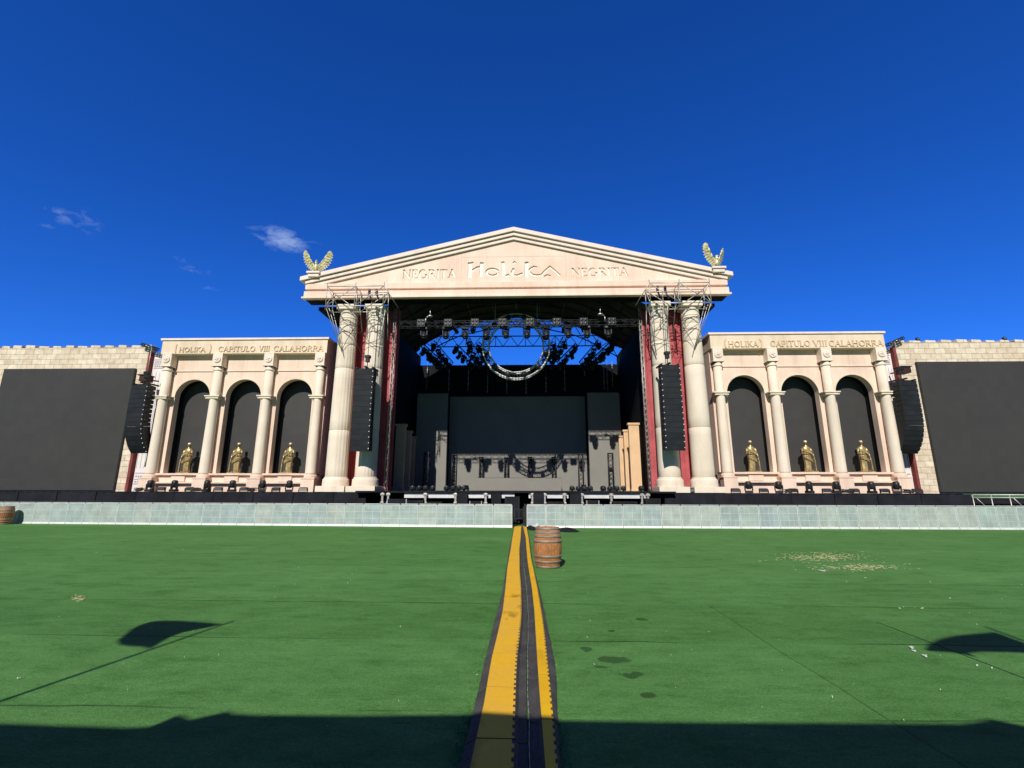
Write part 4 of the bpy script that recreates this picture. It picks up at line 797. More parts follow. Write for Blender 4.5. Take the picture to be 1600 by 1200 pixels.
def moving_head(loc, label, group, rot=(0, 0, 0), sc_=1.0):
    if first[0]:
        first[0] = False; o = mh; o.location = loc; o.rotation_euler = rot; tag(o, label, None, group); o.scale = (sc_,) * 3; return o
    return dup(mh, loc, rot, label, group, (sc_,) * 3)
n = 0
for i, px in enumerate((663, 697, 727, 760, 790, 823, 853, 887, 917, 950)):
    x, z = P(px, 512, FY); moving_head((x, FY, zF - .22), f'black moving head hanging under the front truss, {nth(i + 1)} from the fluted columns', 'moving heads under the front truss', (0, 0, random.uniform(-.6, .6)), 1.12)
# blinders on the front truss
bl = None
for i, px in enumerate((658, 700, 742, 785, 828, 870, 912, 956)):
    x, z = P(px, 502, FY - .3); lab = f'small four-lamp blinder on the front truss, {nth(i + 1)} from the fluted columns'
    if bl is None:
        bl = thing('blinder_light', lab, 'stage light', (x, FY - .3, zF), 0, 'blinders on the front truss'); MB().box(-.26, .26, -.06, .08, -.26, .26).build('housing', metal_k, bl, .015)
        for a in (-.125, .125):
            for b in (-.125, .125): m_ = MB(); q = MB().lathe([(.095, -.03), (.10, .0), (.07, .012), (.01, .02)], 0, 0, 12); m_.add([(a + X, -.07 - Z, b + Y_) for X, Y_, Z in q.v], q.f, True); m_.build('lens', lens_m, bl)
    else: dup(bl, (x, FY - .3, zF), None, lab)
# ring truss
RY = 32.0; rx0, rz0 = P(806.5, 541.5, RY); Ro, Ri = 2.36, 1.92
ring = thing('ring_truss', 'round aluminium ring truss hanging in the middle of the stage', 'truss')
for R_, nm_ in ((Ro, 'ring_tube'), (Ri, 'ring_tube')):
    for yy in (-.22, .22):
        mb = MB(); mb.poly([(rx0 + R_ * cos(2 * pi * i / 72), RY + yy, rz0 + R_ * sin(2 * pi * i / 72)) for i in range(73)], .048, 6); mb.build(nm_, alu_white, ring)
mb = MB()
for i in range(72):
    a, b = 2 * pi * i / 72, 2 * pi * (i + 1) / 72; R0, R1 = (Ro, Ri) if i % 2 else (Ri, Ro)
    for yy in (-.22, .22): mb.tube((rx0 + R0 * cos(a), RY + yy, rz0 + R0 * sin(a)), (rx0 + R1 * cos(b), RY + yy, rz0 + R1 * sin(b)), .016, 4)
    mb.tube((rx0 + Ro * cos(a), RY - .22, rz0 + Ro * sin(a)), (rx0 + Ro * cos(b), RY + .22, rz0 + Ro * sin(b)), .016, 4)
mb.build('lattice', metal_k, ring)
for k in range(12):
    a = 2 * pi * k / 12 + .26; m_ = MB(); rm = (Ro + Ri) / 2; c = (rx0 + rm * cos(a), RY - .30, rz0 + rm * sin(a)); m_.ball(c, (.20, .16, .20), 12, 7); m_.ball((c[0], c[1] - .1, c[2]), (.10, .05, .10), 10, 5); m_.build('ring_lamp', metal_k if k % 3 else cab_m, ring)
for s in (-1, 0, 1):
    x = rx0 + s * 1.5; m_ = MB(); z0 = rz0 + sqrt(Ro ** 2 - (s * 1.5) ** 2); m_.tube((x, RY, z0), (x, RY, canopy_z(x) - .05), .02, 6); m_.build('chain', steel_m, ring)
m_ = MB(); m_.box(rx0 - .75, rx0 + .75, RY - .25, RY + .25, rz0 + Ro - .05, rz0 + Ro + .32); m_.build('top_beam', metal_k, ring, .02)
# slanted pods of moving heads
pods = [((654, 534), (690, 568), 34.0), ((676, 534), (706, 569), 35.5), ((712, 540), (741, 569), 36.0), ((731, 529), (752, 568), 34.5)]
pods += [((668, 548), (694, 569), 37.0), ((747, 536), (764, 562), 37.0)]
pods = pods + [((1613 - a[0], a[1] - 1), (1613 - b[0], b[1] - 1), y) for a, b, y in pods]
for i, (a, b, y) in enumerate(pods):
    p, q = P(*a, y), P(*b, y + .8); side = 'fluted' if i < 6 else 'smooth'; which = nth(i % 6 + 1)
    mb = MB(); truss(mb, (p[0], y, p[1]), (q[0], y + .8, q[1]), .30, .4, .03, .018, (0, 1, 0)); tag(mb.build('slanted_truss_lattice', metal_k), f'{which} slanted lamp truss from the {side} columns, high in the stage', 'truss', 'slanted trusses under the canopy')
    for k in range(5):
        u = (k + .3) / 4.8; moving_head((p[0] + (q[0] - p[0]) * u, y + .8 * u - .05, p[1] + (q[1] - p[1]) * u - .14), f'{nth(k + 1)} moving head down the {which} slanted truss from the {side} columns', 'moving heads on slanted trusses', (random.uniform(-.5, .5), random.uniform(-.4, .4), random.uniform(-1, 1)), .95)
for i, (px0, px1, py, y) in enumerate(((640, 985, 505, 33.0),)):
    (x0, z0), (x1, z1) = P(px0, py + 1, y), P(px1, py - 1, y); mb = MB(); truss(mb, (x0, y, z0), (x1, y, z1), .34, .5, .028, .014)
    tag(mb.build('cross_truss_lattice', truss_m), ('black lamp truss crossing the stage behind the ring', 'black lamp truss crossing the stage nearer the back drape')[i], 'truss')
    for k in range(12):
        if i == 0 and 4 <= k <= 7: continue
        u = (k + .5) / 12; moving_head((x0 + (x1 - x0) * u, y, z0 + (z1 - z0) * u - .18), f'{nth(k + 1)} moving head from the fluted columns under the ' + ('cross truss behind the ring' if i == 0 else 'cross truss near the back drape'), 'moving heads on the cross trusses', (random.uniform(-.4, .4), 0, random.uniform(-2, 2)), .9)
# tubes hanging before the back drape
for i, (px, y0, y1) in enumerate(((668, 574, 609), (702, 577, 612), (732, 577, 612), (762, 586, 614), (792, 590, 616), (822, 590, 616), (853, 588, 614), (882, 577, 612), (913, 572, 588), (943, 574, 610), (948, 570, 612), (956, 566, 607))):
    (x, z1), (_, z0) = P(px, y0, 40.9), P(px, y1, 40.9); m_ = MB(); m_.tube((x, 40.9, z0), (x, 40.9, z1), .03, 6); m_.tube((x, 40.9, z1), (x, 40.9, min(z1 + 2.4, 13.1)), .010, 4)
    for k in range(4): zz = z0 + (z1 - z0) * (k + .5) / 4; m_.tube((x, 40.9, zz - .1), (x, 40.9, zz + .06), .055, 6)
    tag(m_.build('hanging_tube', steel_m), f'thin grey tube hanging before the back drape, {nth(i + 1)} from the fluted columns', 'hanging tube', 'tubes before the back drape')
# lattice light towers on deck
for i, (px, yt, Y) in enumerate(((667, 708, 36.5), (710.5, 711, 37.0), (752, 715, 39.8), (791, 716, 39.8), (828, 715, 39.8), (865, 715, 39.8), (907, 710, 37.0), (953.5, 709, 36.5))):
    x, zt = P(px, yt, Y); z0 = DECK + .01
    o = thing('light_tower', f'upright black lattice tower on the stage, {nth(i + 1)} of eight from the fluted columns', 'lattice tower', (x, Y, z0), 0, 'lattice towers on the stage')
    m_ = MB(); truss(m_, (0, 0, .05), (0, 0, zt - z0), .34 if i in (0, 1, 6, 7) else .28, .34, .035, .022, (0, 1, 0)); m_.build('tower_lattice', metal_k, o); MB().box(-.3, .3, -.3, .3, 0, .05).build('base_plate', metal_k, o, .01); MB().box(-.2, .2, -.2, .2, zt - z0, zt - z0 + .06).build('top_plate', metal_k, o)
# round lamps along the deck front
pc = None
for i, px in enumerate((644.6, 655, 665, 676, 697.7, 708, 716.7, 724.6, 894, 903.7, 913, 922, 942.5, 952.8, 964, 974, 1002)):
    x, _ = P(px, 762, 29.0); lab = f'small round black floor lamp on the stage edge, {nth(i + 1)} from the fluted columns'
    if pc is None:
        pc = thing('floor_lamp', lab, 'stage light', (x, 29.0, DECK + .005), 0, 'round lamps along the stage edge'); pc.scale = (.85,) * 3; m_ = MB(); q = MB().lathe([(.10, -.18), (.17, -.14), (.185, .12), (.15, .14)], 0, 0, 16)
        m_.add([(X, Z * .95, .2 + Y_) for X, Y_, Z in q.v], q.f, True); m_.build('housing', metal_k, pc); m_ = MB(); m_.ball((0, -.17, .22), (.13, .03, .13), 12, 6); m_.build('lens', lens_m, pc); m_ = MB(); m_.box(-.19, -.16, -.05, .05, 0, .22); m_.box(.16, .19, -.05, .05, 0, .22); m_.box(-.19, .19, -.06, .06, 0, .02); m_.build('bracket', metal_k, pc)
    else: dup(pc, (x, 29.0, DECK + .005), (0, 0, random.uniform(-.3, .3)), lab)
# ledge lamps
def upright_head(): pass
ul = None
tall = [(c5(v), 'L') for v in (270, 430, 645, 812, 1010, 1187)] + [(c6(v), 'R') for v in (462, 660, 860, 1040, 1270, 1435)]
for i, (px, sd) in enumerate(tall):
    x, _ = P(px, 762, 28.75); j = i % 6 + 1; lab = f'upright moving head on the black ledge, {nth(j)} of six from the ' + ('dark screen' if sd == 'L' else 'smooth columns')
    if ul is None:
        ul = thing('upright_lamp', lab, 'stage light', (x, 28.75, 1.725), 0, 'upright moving heads on the ledges'); m_ = MB(); m_.box(-.2, .2, -.17, .17, 0, .14); m_.build('lamp_base', metal_k, ul, .02)
        for s in (-1, 1): m_ = MB(); m_.box(.2 * s - .03, .2 * s + .03, -.07, .07, .13, .45); m_.build('yoke_arm', metal_k, ul, .01)
        m_ = MB(); m_.lathe([(.11, .22), (.165, .28), (.175, .50), (.17, .62), (.13, .64)], 0, 0, 16); hd_ = m_.build('lamp_head', metal_k, ul); m_ = MB(); m_.lathe([(.14, .64), (.12, .67), (.02, .68)], 0, 0, 14); m_.build('lens', lens_m, hd_)
    else: dup(ul, (x, 28.75, 1.725), (0, 0, random.uniform(-.5, .5)), lab)
fl_ = None
flats = [c5(v) for v in (345, 530, 720, 890, 1100, 1280)] + [530, 547, 577] + [1052, 1084, 1094, 1124] + [c6(v) for v in (375, 560, 755, 975, 1155, 1355, 1570)]
for i, px in enumerate(flats):
    x, _ = P(px, 762, 28.7); lab = f'flat black floodlight on the ledge, {nth(i + 1)} of twenty counting from the dark screen'
    if fl_ is None:
        fl_ = thing('floodlight', lab, 'stage light', (x, 28.7, 1.725), 0, 'flat floodlights on the ledges'); m_ = MB(); m_.hexa([(-.24, -.12, .05), (.24, -.12, .05), (.24, .10, .10), (-.24, .10, .10), (-.24, -.06, .24), (.24, -.06, .24), (.24, .14, .26), (-.24, .14, .26)]); m_.build('housing', metal_k, fl_, .015); m_ = MB(); m_.box(-.2, .2, -.03, .1, .262, .275); m_.build('lens', lens_m, fl_); m_ = MB(); m_.box(-.27, -.245, -.04, .06, 0, .18); m_.box(.245, .27, -.04, .06, 0, .18); m_.box(-.27, .27, -.05, .07, 0, .02); m_.build('bracket', metal_k, fl_)
    else: dup(fl_, (x, 28.7, 1.725), (0, 0, random.uniform(-.15, .15)), lab)
for i, px in enumerate((c5(215), c5(590), c5(950), c6(710), c6(1100), c6(1490))):
    x, _ = P(px, 765, 28.8); o = MB()
    for k in range(9):
        r_ = .10 + .16 * random.random(); a0 = random.random() * 6; o.poly([(r_ * 1.5 * cos(a0 + j * .7), .5 * r_ * sin(a0 + j * .7), .03 + .022 * k + .02 * sin(j + k)) for j in range(10)], .018, 5)
    c_ = o.build('cable_coil', rubber_m); c_.location = (x, 28.62, 1.725); tag(c_, f'dark coil of cable on the black ledge, {nth(i + 1)} counting from the dark screen', 'cable coil', 'coils of cable on the ledges')
# equipment under the stage front
for i, (px, w, h) in enumerate(((622, 1.1, 1.35), (650, .9, 1.28), (680, .8, 1.2), (745, .7, 1.25), (800, .8, 1.5), (868, .9, 1.22), (925, .7, 1.3), (975, 1.3, 1.25), (1018, .8, 1.42))):
    x, _ = P(px, 780, 27.3); o = thing('equipment_case', f'black equipment case behind the barrier under the stage front, {nth(i + 1)} from the fluted columns', 'case', (x, 27.3, .005), random.uniform(-.1, .1), 'equipment cases in the pit')
    MB().box(-w / 2, w / 2, -.3, .3, .1, h).build('case_body', skirt_m, o, .02); m_ = MB(); e = .02
    for a in (-w / 2, w / 2 - .04):
        m_.box(a - .004, a + .044, -.304, -.26, .1, h + .004)
    m_.build('edge_trim', alu_m if i % 3 == 0 else metal_k, o)
    for a in (-w / 2 + .1, w / 2 - .1): q = MB().tube((a, -.22, .05), (a + .04, -.22, .05), .045, 10); q.build('caster', metal_k, o)
# hanging service lights on front truss ends
for i, (px, py) in enumerate(((672, 494), (938, 491))):
    x, z = P(px, py, FY - .5); m_ = MB(); m_.ball((x, FY - .5, z), (.18, .14, .07), 10, 6); m_.tube((x, FY - .5, z), (x, FY - .5, z + .5), .02, 5); m_.poly([(x + (.12 if i else -.12), FY - .5, z), (x + (.3 if i else -.3), FY - .4, z - .12), (x + (.32 if i else -.32), FY - .3, zF)], .03, 5); tag(m_.build('service_light', alu_m), f'pale service lamp over the front truss, ' + ('smooth' if i else 'fluted') + ' column side', 'lamp')
# lamps on the castle top
for i, px in enumerate((1434, 1570)):
    x, _ = P(px, 530, 31.25); moving_head((x, 31.25, 11.52), ('black lamp on the castle wall top, the one nearer the colonnade', 'black lamp on the castle wall top, the one farther from the colonnade')[i], 'lamps on the castle wall', (pi, 0, .4), .62)
# small fixtures near outer speaker columns
for (px, py, lab) in ((228, 590, 'dark camera box over the curved speakers, fluted column side'), (1412, 577, 'dark camera box over the curved speakers, smooth column side')):
    x, z = P(px, py, 29.9); o = thing('camera_box', lab, 'camera', (x, 29.9, z)); MB().box(-.26, .26, -.25, .35, -.28, .10).build('case_body', mat('dark red box', (.05, .018, .015), .6), o, .02); MB().box(-.36, .30, -.3, .4, .10, .16).build('hood', metal_k, o); m_ = MB(); m_.tube((0, .3, -.1), (0, 1.1, .0), .05, 8); m_.build('bracket', metal_k, o)
# ------------------------------------------------------------------ railing
rl = thing('stage_railing', 'grey metal railing before the big screen at the end of the ledge', 'railing', (25.3, 28.45, 0))
m_ = MB(); L = 9.5
m_.tube((0, 0, 1.66), (L, 0, 1.66), .03, 8); m_.tube((0, 0, 1.50), (L, 0, 1.50), .02, 8); m_.build('rail_frame', steel_m, rl)
for i in range(10): m_ = MB(); m_.tube((i * 1.02, 0, 0), (i * 1.02, 0, 1.66), .03, 8); m_.build('post', steel_m, rl)
m_ = MB()
for i in range(0, 9, 2): m_.tube((i * 1.02 + .2, 0.02, 1.5), (i * 1.02 + 1.0, .02, .6), .02, 6)
m_.build('brace_frame', steel_m, rl)
lw = thing('low_stage_wall', 'low black draped platform behind the grey railing', 'platform'); MB().box(25.22, 40, 29.2, 31.6, .005, 1.50).build('platform', black_m, lw)
MB().box(25.24, 40, 29.15, 29.2, .01, 1.40).build('skirt', skirt_m, lw)
# ------------------------------------------------------------------ crowd barrier
bp0 = None
def barrier(x, y, rz, label):
    global bp0
    if bp0 is None:
        o = thing('crowd_barrier', label, 'barrier', (x, y, 0), rz, 'crowd barrier panels along the pit'); w = .955
        m_ = MB(); m_.box(.03, w - .03, .0, .012, .10, 1.06); m_.build('perforated_panel', infill_m, o)
        m_ = MB(); m_.box(.0, .03, -.015, .03, .0, 1.10); m_.box(w - .03, w, -.015, .03, 0, 1.10); m_.box(.03, w - .03, -.012, .028, 1.06, 1.12); m_.box(.03, w - .03, -.008, 0, .73, .745); m_.box(.03, w - .03, -.008, 0, .40, .415); m_.box(w * .5 - .007, w * .5 + .007, -.006, 0, .10, 1.06); m_.box(w * .25 - .003, w * .25 + .003, -.005, 0, .10, 1.06); m_.box(w * .75 - .003, w * .75 + .003, -.005, 0, .10, 1.06); m_.build('frame', bframe_m, o, .004)
        m_ = MB(); m_.box(.0, w, -.05, .6, .004, .02); m_.hexa([(.0, -.04, .02), (w, -.04, .02), (w, .01, .02), (0, .01, .02), (0, -.012, .10), (w, -.012, .10), (w, .01, .10), (0, .01, .10)]); m_.build('foot_plate', alu_white, o)
        m_ = MB(); m_.box(.02, w - .02, -.05, .08, 1.121, 1.15); m_.build('top_rail', alu_white, o, .01)
        m_ = MB(); m_.tube((.1, .58, .02), (.1, .04, 1.0), .02, 6); m_.tube((w - .1, .58, .02), (w - .1, .04, 1.0), .02, 6); m_.build('brace_frame', alu_m, o)
        bp0 = o; return o
    return dup(bp0, (x, y, 0), (0, 0, rz), label)
gl, gr = P(801, 800, 25.0)[0], P(823, 800, 25.0)[0]
p = Vector((gl, 25.02)); e = Vector((-30.5, 26.25)); d = (e - p).normalized(); i = 0
while i < 31:
    a = p + d * .975 * (i + 1); q = p + d * .975 * i
    barrier(a.x, a.y, atan2(q.y - a.y, q.x - a.x), f'pale perforated barrier panel, {nth(i + 1)} from the gap, on the side without the barrel' if i < 29 else f'pale perforated barrier panel, {nth(i + 1)} from the gap, behind the cut-off barrel'); i += 1
p = Vector((gr, 24.97)); e = Vector((26.5, 25.2)); d = (e - p).normalized()
for i in range(28):
    a = p + d * .975 * i; barrier(a.x, a.y, atan2(d.y, d.x), f'pale perforated barrier panel, {nth(i + 1)} from the gap, on the barrel side')
m_ = MB(); m_.box(gr - .13, gr - .03, 24.93, 25.05, 0, 1.16); tag(m_.build('gate_post', metal_k, None, .01), 'black square post at the gap in the crowd barrier', 'post')
m_ = MB(); m_.box(gl + .02, gr - .14, 26.2, 26.3, .35, .41); m_.box(gl + .02, gr - .14, 26.22, 26.28, .82, .86)
for x in (gl + .03, gr - .2): m_.box(x, x + .05, 26.2, 26.3, 0, 1.0)
tag(m_.build('inner_gate', metal_k), 'dark low gate seen through the gap in the crowd barrier', 'gate')
# ------------------------------------------------------------------ cable ramps
TB = [(818, 804.5, 805.5, 813.5, 815.5, 819, 820), (824, 803, 804, 814.5, 817.5, 822.5, 824), (843, 799, 800.5, 813.5, 821.5, 826, 828), (861, 795, 798, 811.5, 822.7, 828, 830), (876, 793, 795.2, 811.8, 824, 830, 832), (894, 790, 792.4, 812, 826.4, 834, 836), (924, 785, 789.7, 814.3, 831.3, 840, 843.5), (960, 776, 785.5, 815, 835, 846, 852), (978, 771, 781.8, 814, 836, 848.8, 855), (1004, 764.5, 776, 811.5, 837.6, 851.8, 861), (1035, 757, 768.5, 808, 839.4, 855, 867), (1067, 750, 763, 806.3, 841.5, 858.5, 870), (1110, 740, 756, 805, 844.5, 862.5, 871), (1152, 729.5, 747, 804, 848, 866.8, 873.5), (1195, 719, 738, 803, 851.3, 870.5, 877), (1260, 703, 724, 801.5, 856, 876, 882)]
rows = [[G(x, r[0]) for x in r[1:]] for r in TB]
def at_y(c, Y):
    for a, b in zip(rows, rows[1:]):
        (x0, y0), (x1, y1) = a[c], b[c]
        if y1 <= Y <= y0: return x0 + (x1 - x0) * (y0 - Y) / (y0 - y1)
    return rows[-1][c][0] if Y < rows[-1][c][1] else rows[0][c][0]
def ramp_seg(Y0, Y1, cols, side, label, lidm, grp):
    o = thing('cable_ramp', label, 'cable ramp', (at_y(cols[1], Y0), Y0, 0), 0, grp)
    ox, oy = o.location.x, o.location.y; n_ = 36; g_ = .006
    b = MB(); A = []
    for i in range(n_ + 1):
        Y = Y0 + g_ + (Y1 - Y0 - 2 * g_) * i / n_; xs_ = [at_y(c, Y) for c in cols]
        if side == 'L': mid = xs_[2] + (at_y(3, Y) - xs_[2]) * .46; rz = .006 * (i % 2); A.append([(xs_[0], Y, .006), (xs_[0] + (xs_[1] - xs_[0]) * .2, Y, .014 + rz), (xs_[0] + (xs_[1] - xs_[0]) * .85, Y, .042 + rz), (xs_[1] - .004, Y, .05), (xs_[2] + .004, Y, .05), (xs_[2] + .03, Y, .022), (mid, Y, .022)])
        else: mid = at_y(2, Y) + (xs_[0] - at_y(2, Y)) * .52; A.append([(mid, Y, .024), (xs_[0] - .03, Y, .024), (xs_[0] - .004, Y, .05), (xs_[1] + .004, Y, .05), (xs_[1] + (xs_[2] - xs_[1]) * .15, Y, .042 + .006 * (i % 2)), (xs_[1] + (xs_[2] - xs_[1]) * .8, Y, .014 + .006 * (i % 2)), (xs_[2], Y, .006)])
    m = len(A[0]); vs = [(x - ox, y - oy, z) for r in A for x, y, z in r] + [(x - ox, y - oy, .002) for r in A for x, y, z in r]; k = m * (n_ + 1)
    fs = [(r * m + j, r * m + j + 1, (r + 1) * m + j + 1, (r + 1) * m + j) for r in range(n_) for j in range(m - 1)]
    fs += [(j, j + 1, k + j + 1, k + j) for j in range(m - 1)] + [(n_ * m + j + 1, n_ * m + j, k + n_ * m + j, k + n_ * m + j + 1) for j in range(m - 1)]
    b.add(vs, fs); bo_ = b.build('rubber_body', rubber_m, o)
    # lid with a toothed edge
    li = MB(); a, c = (1, 2) if side == 'L' else (0, 1)
    L_ = []; R_ = []; st = int((Y1 - Y0) / .03); dpt = .018 if side == 'L' else .014
    for i in range(st + 1):
        Y = Y0 + .008 + (Y1 - Y0 - .016) * i / st
        L_.append((at_y(cols[a], Y) - ox, Y - oy)); x = at_y(cols[c], Y) - ox
        R_.append((x - (dpt if (i // 2) % 2 else 0), Y - oy))
        if i % 2 == 1 and i < st: R_.append((x - (0 if (i // 2) % 2 else dpt), Y - oy + .0005))
    n2 = len(L_)
    vs = []; fs = []
    # strips between the sides so each stays planar
    Rl = [(p_[0], p_[1]) for p_ in R_]
    poly = Rl + L_[::-1]
    li.prism_z(poly, .0503, .0532)
    lo = li.build('lid', lidm, o)
    return o
segL = segR = 0; Y = 3.05; idx = 1
while Y < 25.0:
    Y1 = min(Y + .95, 25.2)
    ramp_seg(Y, Y1, (0, 1, 2), 'L', f'wide yellow-lidded black cable ramp piece, {nth(idx)} in its line from the viewer', yellow_m, 'wide cable ramp pieces')
    ramp_seg(Y + (.32 if idx > 1 else 0), Y1 + .32, (3, 4, 5), 'R', f'narrow yellow-lidded black cable ramp piece, {nth(idx)} in its line from the viewer', yellow_n, 'narrow cable ramp pieces')
    if idx == 1: pass
    Y = Y1; idx += 1
m_ = MB(); pts = []
for i in range(60): Yc = 3.1 + (12 - 3.1) * i / 59; xm = at_y(2, Yc) + (at_y(3, Yc) - at_y(2, Yc)) * .52 + .004 * sin(i * .9); pts.append((xm, Yc, .034))
m_.poly(pts, .003, 5); tag(m_.build('thin_cable', steel_m), 'thin pale cable lying between the two yellow ramps', 'cable')
# ------------------------------------------------------------------ barrels
def barrel(label, x, y, rz):
    o = thing('wine_barrel', label, 'barrel', (x, y, 0), rz, 'wooden barrels')
    H = .95; R = lambda z: .285 + .062 * (1 - ((z - H / 2) / (H / 2)) ** 2)
    q = [(R(z) - .0, z) for z in [H * i / 24 for i in range(25)]]
    b = MB(); N2 = 28 * 4
    b.lathe([(R(0) - .03, .0)] + q + [(R(H) - .03, H), (R(H) - .035, H - .05), (.01, H - .05)], 0, 0, N2, lambda a, z: 1 - (.035 if (int(a / (2 * pi) * N2 + .5) % 4 == 0) else 0), cap=True); b.build('staves', wood_m, o)
    for z0, z1, m in ((.0, .055, hoop_m), (.13, .175, hoop_m), (.245, .305, hoop_m), (.60, .66, hoop_m), (.815, .845, hoop_m), (.72, .755, hoop_m), (.90, .952, hoop_m)):
        h = MB(); h.lathe([(R(z0) + .001, z0), (R(z0) + .008, z0 + .002), (R((z0 + z1) / 2) + .009, (z0 + z1) / 2), (R(z1) + .008, z1 - .002), (R(z1) + .001, z1)], 0, 0, 56, cap=False); h.build('hoop', m, o)
    for z0, z1 in ((.757, .898),):
        h = MB(); h.lathe([(R(z0) + .0025, z0), (R((z0 + z1) / 2) + .0035, (z0 + z1) / 2), (R(z1) + .0025, z1)], 0, 0, 56, cap=False); h.build('weathered_band', wood_grey, o)
    return o
bx, by = G(857, 889); barrel('upright oak barrel with grey hoops on the turf beside the yellow ramps', bx, by + .30, .3)
barrel('weathered oak barrel against the crowd barrier, cut off by the frame', -28.05, 25.55, 1.2)
# ------------------------------------------------------------------ small things on the turf
def cloth(label, pxs, name='black_cloth', h=.12):
    pts = [G(*p_) for p_ in pxs]; cx_ = sum(p_[0] for p_ in pts) / len(pts); cy_ = sum(p_[1] for p_ in pts) / len(pts); m_ = MB(); n_ = len(pts); vs = []; rows_ = 6
    for r in range(rows_ + 1):
        u = r / rows_
        for i, p_ in enumerate(pts): vs.append((cx_ + (p_[0] - cx_) * (1 - u * .95), cy_ + (p_[1] - cy_) * (1 - u * .95), .004 + h * sin(u * pi / 2) * (.6 + .5 * sin(i * 2.1 + r * 1.3) ** 2) * (0 if r == 0 else 1)))
    m_.add(vs, [(r * n_ + i, r * n_ + (i + 1) % n_, (r + 1) * n_ + (i + 1) % n_, (r + 1) * n_ + i) for r in range(rows_) for i in range(n_)] + [tuple(rows_ * n_ + i for i in range(n_))], True)
    return tag(m_.build(name, black_m), label, 'cloth')
cloth('flat black bag lying on the turf behind the oak barrel', [(874, 831), (873, 826), (882, 825.5), (893, 826.5), (902, 828.5), (907, 830.5), (900, 832), (886, 832)])
cloth('crumpled black cloth at the foot of the black gate post', [(819, 826), (819, 821), (826, 822), (836, 825), (844, 828), (840, 829.5), (828, 828.5)])
lit = [('white crumpled bag by the barrier behind the oak barrel', 838, 825, .12), ('small pale cup beside the white bag near barrier', 846, 826, .07), ('grey crushed bottle on the turf by the gate post', 833, 824, .09)]
for i, (lab, px, py, r) in enumerate(lit):
    x, y = G(px, py); m_ = MB(); vs = []; n_ = 12
    if i == 0:
        m_.ball((0, 0, r * .8), (r * 1.3, r, r * .9), 12, 8); m_.v = [(a * (1 + .25 * sin(7 * b + 5 * c)), b * (1 + .2 * sin(9 * c)), max(0.004, c * (1 + .3 * sin(11 * a)))) for a, b, c in m_.v]
    elif i == 1: m_.lathe([(.03, .004), (.032, .01), (.042, .11), (.038, .11), (.028, .02)], 0, 0, 14, cap=True)
    else: m_.tube((-.1, 0, .04), (.06, .02, .035), .036, 10); m_.tube((.06, .02, .035), (.12, .03, .03), .03, 10, .013); m_.tube((.12, .03, .03), (.15, .035, .03), .014, 8)
    o = m_.build(('plastic_bag', 'paper_cup', 'plastic_bottle')[i], trash_m); o.location = (x, y - .1, 0); tag(o, lab, ('bag', 'cup', 'bottle')[i])
def sliver(mb, x, y, l, w, a, z=.010):
    dx, dy = cos(a) * l / 2, sin(a) * l / 2; nx, ny = -sin(a) * w / 2, cos(a) * w / 2; t = random.uniform(0, .012)
    mb.hexa([(x - dx - nx, y - dy - ny, z), (x + dx - nx, y + dy - ny, z + t), (x + dx + nx, y + dy + ny, z + t), (x - dx + nx, y - dy + ny, z), (x - dx - nx, y - dy - ny, z + .006), (x + dx - nx, y + dy - ny, z + t + .006), (x + dx + nx, y + dy + ny, z + t + .006), (x - dx + nx, y - dy + ny, z + .006)])
mb = MB(); rs = random.Random(3)
for i in range(760):
    u = rs.random(); 
    if i < 430: px, py = rs.gauss(1285, 34), rs.gauss(871, 3.4)
    elif i < 715: px, py = rs.gauss(1340, 34), rs.gauss(887, 2.6)
    else: px, py = rs.gauss(123, 7), rs.gauss(936, 2)
    x, y = G(px, py); sliver(mb, x, y, rs.uniform(.02, .07), rs.uniform(.004, .010), rs.random() * 3.14)
tag(mb.build('straw_debris', straw_m), kind='stuff')
mb = MB()
for i in range(90):
    px, py = rs.uniform(-30, 1630), 826 + 330 * rs.random() ** 1.5
    if 735 < px < 880: px += 170
    x, y = G(px, py); s_ = rs.choice((.004, .005, .007, .010)) * (.08 + .085 * y); sliver(mb, x, y, s_ * rs.uniform(1, 2.2), s_, rs.random() * 3.14)
for px, py, s_ in ((1284, 892.5, .15), (1352, 904, .03), (1424, 1014, .045), (1428, 1019, .035), (1445, 1027, .045), (1484, 936, .03), (1441, 952, .04), (1406, 952, .025), (1527, 1042, .02), (27, 1062, .02), (745, 1057, .010), (1550, 1046, .015)):
    x, y = G(px, py); sliver(mb, x, y, s_ * 1.1, s_ * .45, rs.random() * 3); sliver(mb, x + s_ * .8, y + s_ * .5, s_ * .5, s_ * .25, rs.random() * 3)
tag(mb.build('litter_debris', trash_m), kind='stuff')
# short turf fringe along the ramps
mb = MB()
for i in range(2600):
    Yf = 3.1 + 9.5 * rs.random() ** 1.6; left = rs.random() < .55
    x = at_y(0, Yf) - abs(rs.gauss(0, .05)) + .01 if left else at_y(5, Yf) + abs(rs.gauss(0, .035)) - .006
    h = rs.uniform(.008, .028); a = rs.random() * 6.28; w = .004; lx, ly = rs.gauss(0, .012), rs.gauss(0, .012)
    mb.add([(x - w * cos(a), Yf - w * sin(a), .001), (x + w * cos(a), Yf + w * sin(a), .001), (x + lx, Yf + ly, h)], [(0, 1, 2)])
tag(mb.build('turf_fringe_grass', turf_m), kind='stuff')
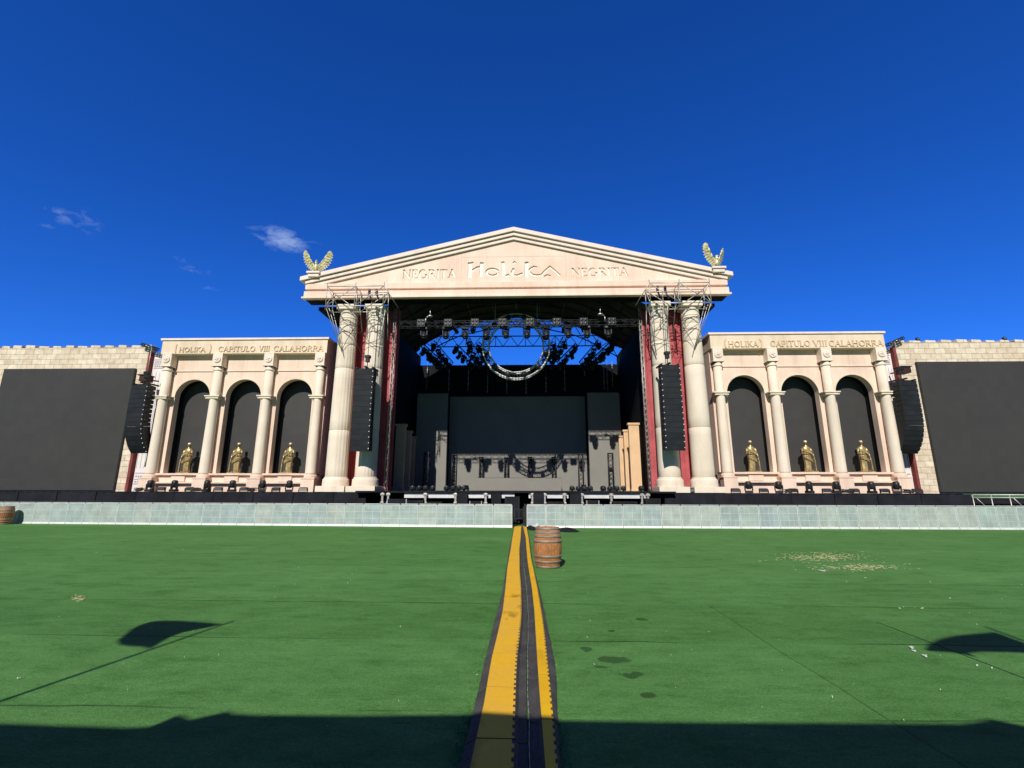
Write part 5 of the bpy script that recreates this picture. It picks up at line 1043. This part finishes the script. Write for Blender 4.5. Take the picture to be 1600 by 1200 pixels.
# ------------------------------------------------------------------ behind the viewer: sound booth and flags whose shadows fall on the turf
YS = -0.9
prof = [(0, 1130), (200, 1137), (236, 1135), (258, 1126), (276, 1118), (286, 1118), (300, 1124), (322, 1119), (358, 1111), (366, 1115), (400, 1117), (560, 1118), (735, 1116), (870, 1125), (1040, 1128), (1440, 1130.5), (1500, 1131), (1528, 1127), (1545, 1123), (1570, 1128), (1600, 1134)]
top = []
for px, py in prof:
    gx, gy = G(px, py); z = (gy - YS) / DYZ; top.append((gx - DXZ * z, z))
booth = thing('sound_booth', 'dark covered sound booth behind the viewer, casting the long shadow over the turf', 'booth')
poly = [(-14, 0), (-14, top[0][1] - .02)] + [(-9, top[0][1])] + top + [(9, top[-1][1] - .05), (14, top[-1][1]), (14, 0)]
MB().prism(poly, YS - .25, YS).build('front_cover', skirt_m, booth)
zmin = min(z for x, z in top) - .15
MB().box(-14, 14, YS - 6, YS - .26, zmin - .3, zmin).build('roof', skirt_m, booth)
for a in (-14, 13.8): MB().box(a, a + .2, YS - 6, YS - .26, 0, zmin - .31).build('side_cover', skirt_m, booth)
def flag(label, tip, outline, zt, wdir):
    gx, gy = G(*tip); bx_, by_ = gx - DXZ * zt, gy - DYZ * zt
    o = thing('tall_flag', label, 'flag', (bx_, by_, 0), 0, 'flags behind the viewer'); MB().tube((0, 0, 0), (0, 0, zt), .032, 8, .022).build('pole', steel_m, o)
    w = Vector(wdir).normalized(); pts = []
    for px, py in outline:
        x, y = G(px, py); ex, ey = x - bx_, y - by_
        # solve s*w + z*(DXZ, DYZ) = (ex, ey)
        det = w.x * DYZ - w.y * DXZ; s = (ex * DYZ - ey * DXZ) / det; z = (w.x * ey - w.y * ex) / det; pts.append((s, z))
    m_ = MB(); n_ = len(pts)
    vs = [(s * w.x, s * w.y - .015, z) for s, z in pts] + [(s * w.x, s * w.y + .015, z) for s, z in pts]
    m_.add(vs, [tuple(range(n_)), tuple(n_ + i for i in reversed(range(n_)))] + [(i, (i + 1) % n_, n_ + (i + 1) % n_, n_ + i) for i in range(n_)]); m_.build('cloth', red_m, o)
flag('tall flag behind the viewer, its whole shadow showing on the turf', (366, 970), [(347, 975.5), (330, 973.5), (300, 971.5), (275, 970), (255, 970), (236, 971.5), (220, 976), (206, 983), (194, 993), (184, 1001), (189, 1007), (202, 1009), (222, 1010), (236, 1013), (246, 1007), (262, 997), (285, 988), (320, 981)], 5.5, (-1, .05))
flag('tall flag behind the viewer, its shadow partly out of frame', (1540, 979.5), [(1555, 988), (1520, 991), (1490, 994), (1468, 999), (1452, 1007), (1446, 1016), (1462, 1017.5), (1488, 1019), (1505, 1022), (1526, 1027), (1512, 1020), (1535, 1018), (1570, 1018.5), (1605, 1020), (1640, 1021), (1616, 1010), (1590, 1001)], 5.5, (-1, .05))
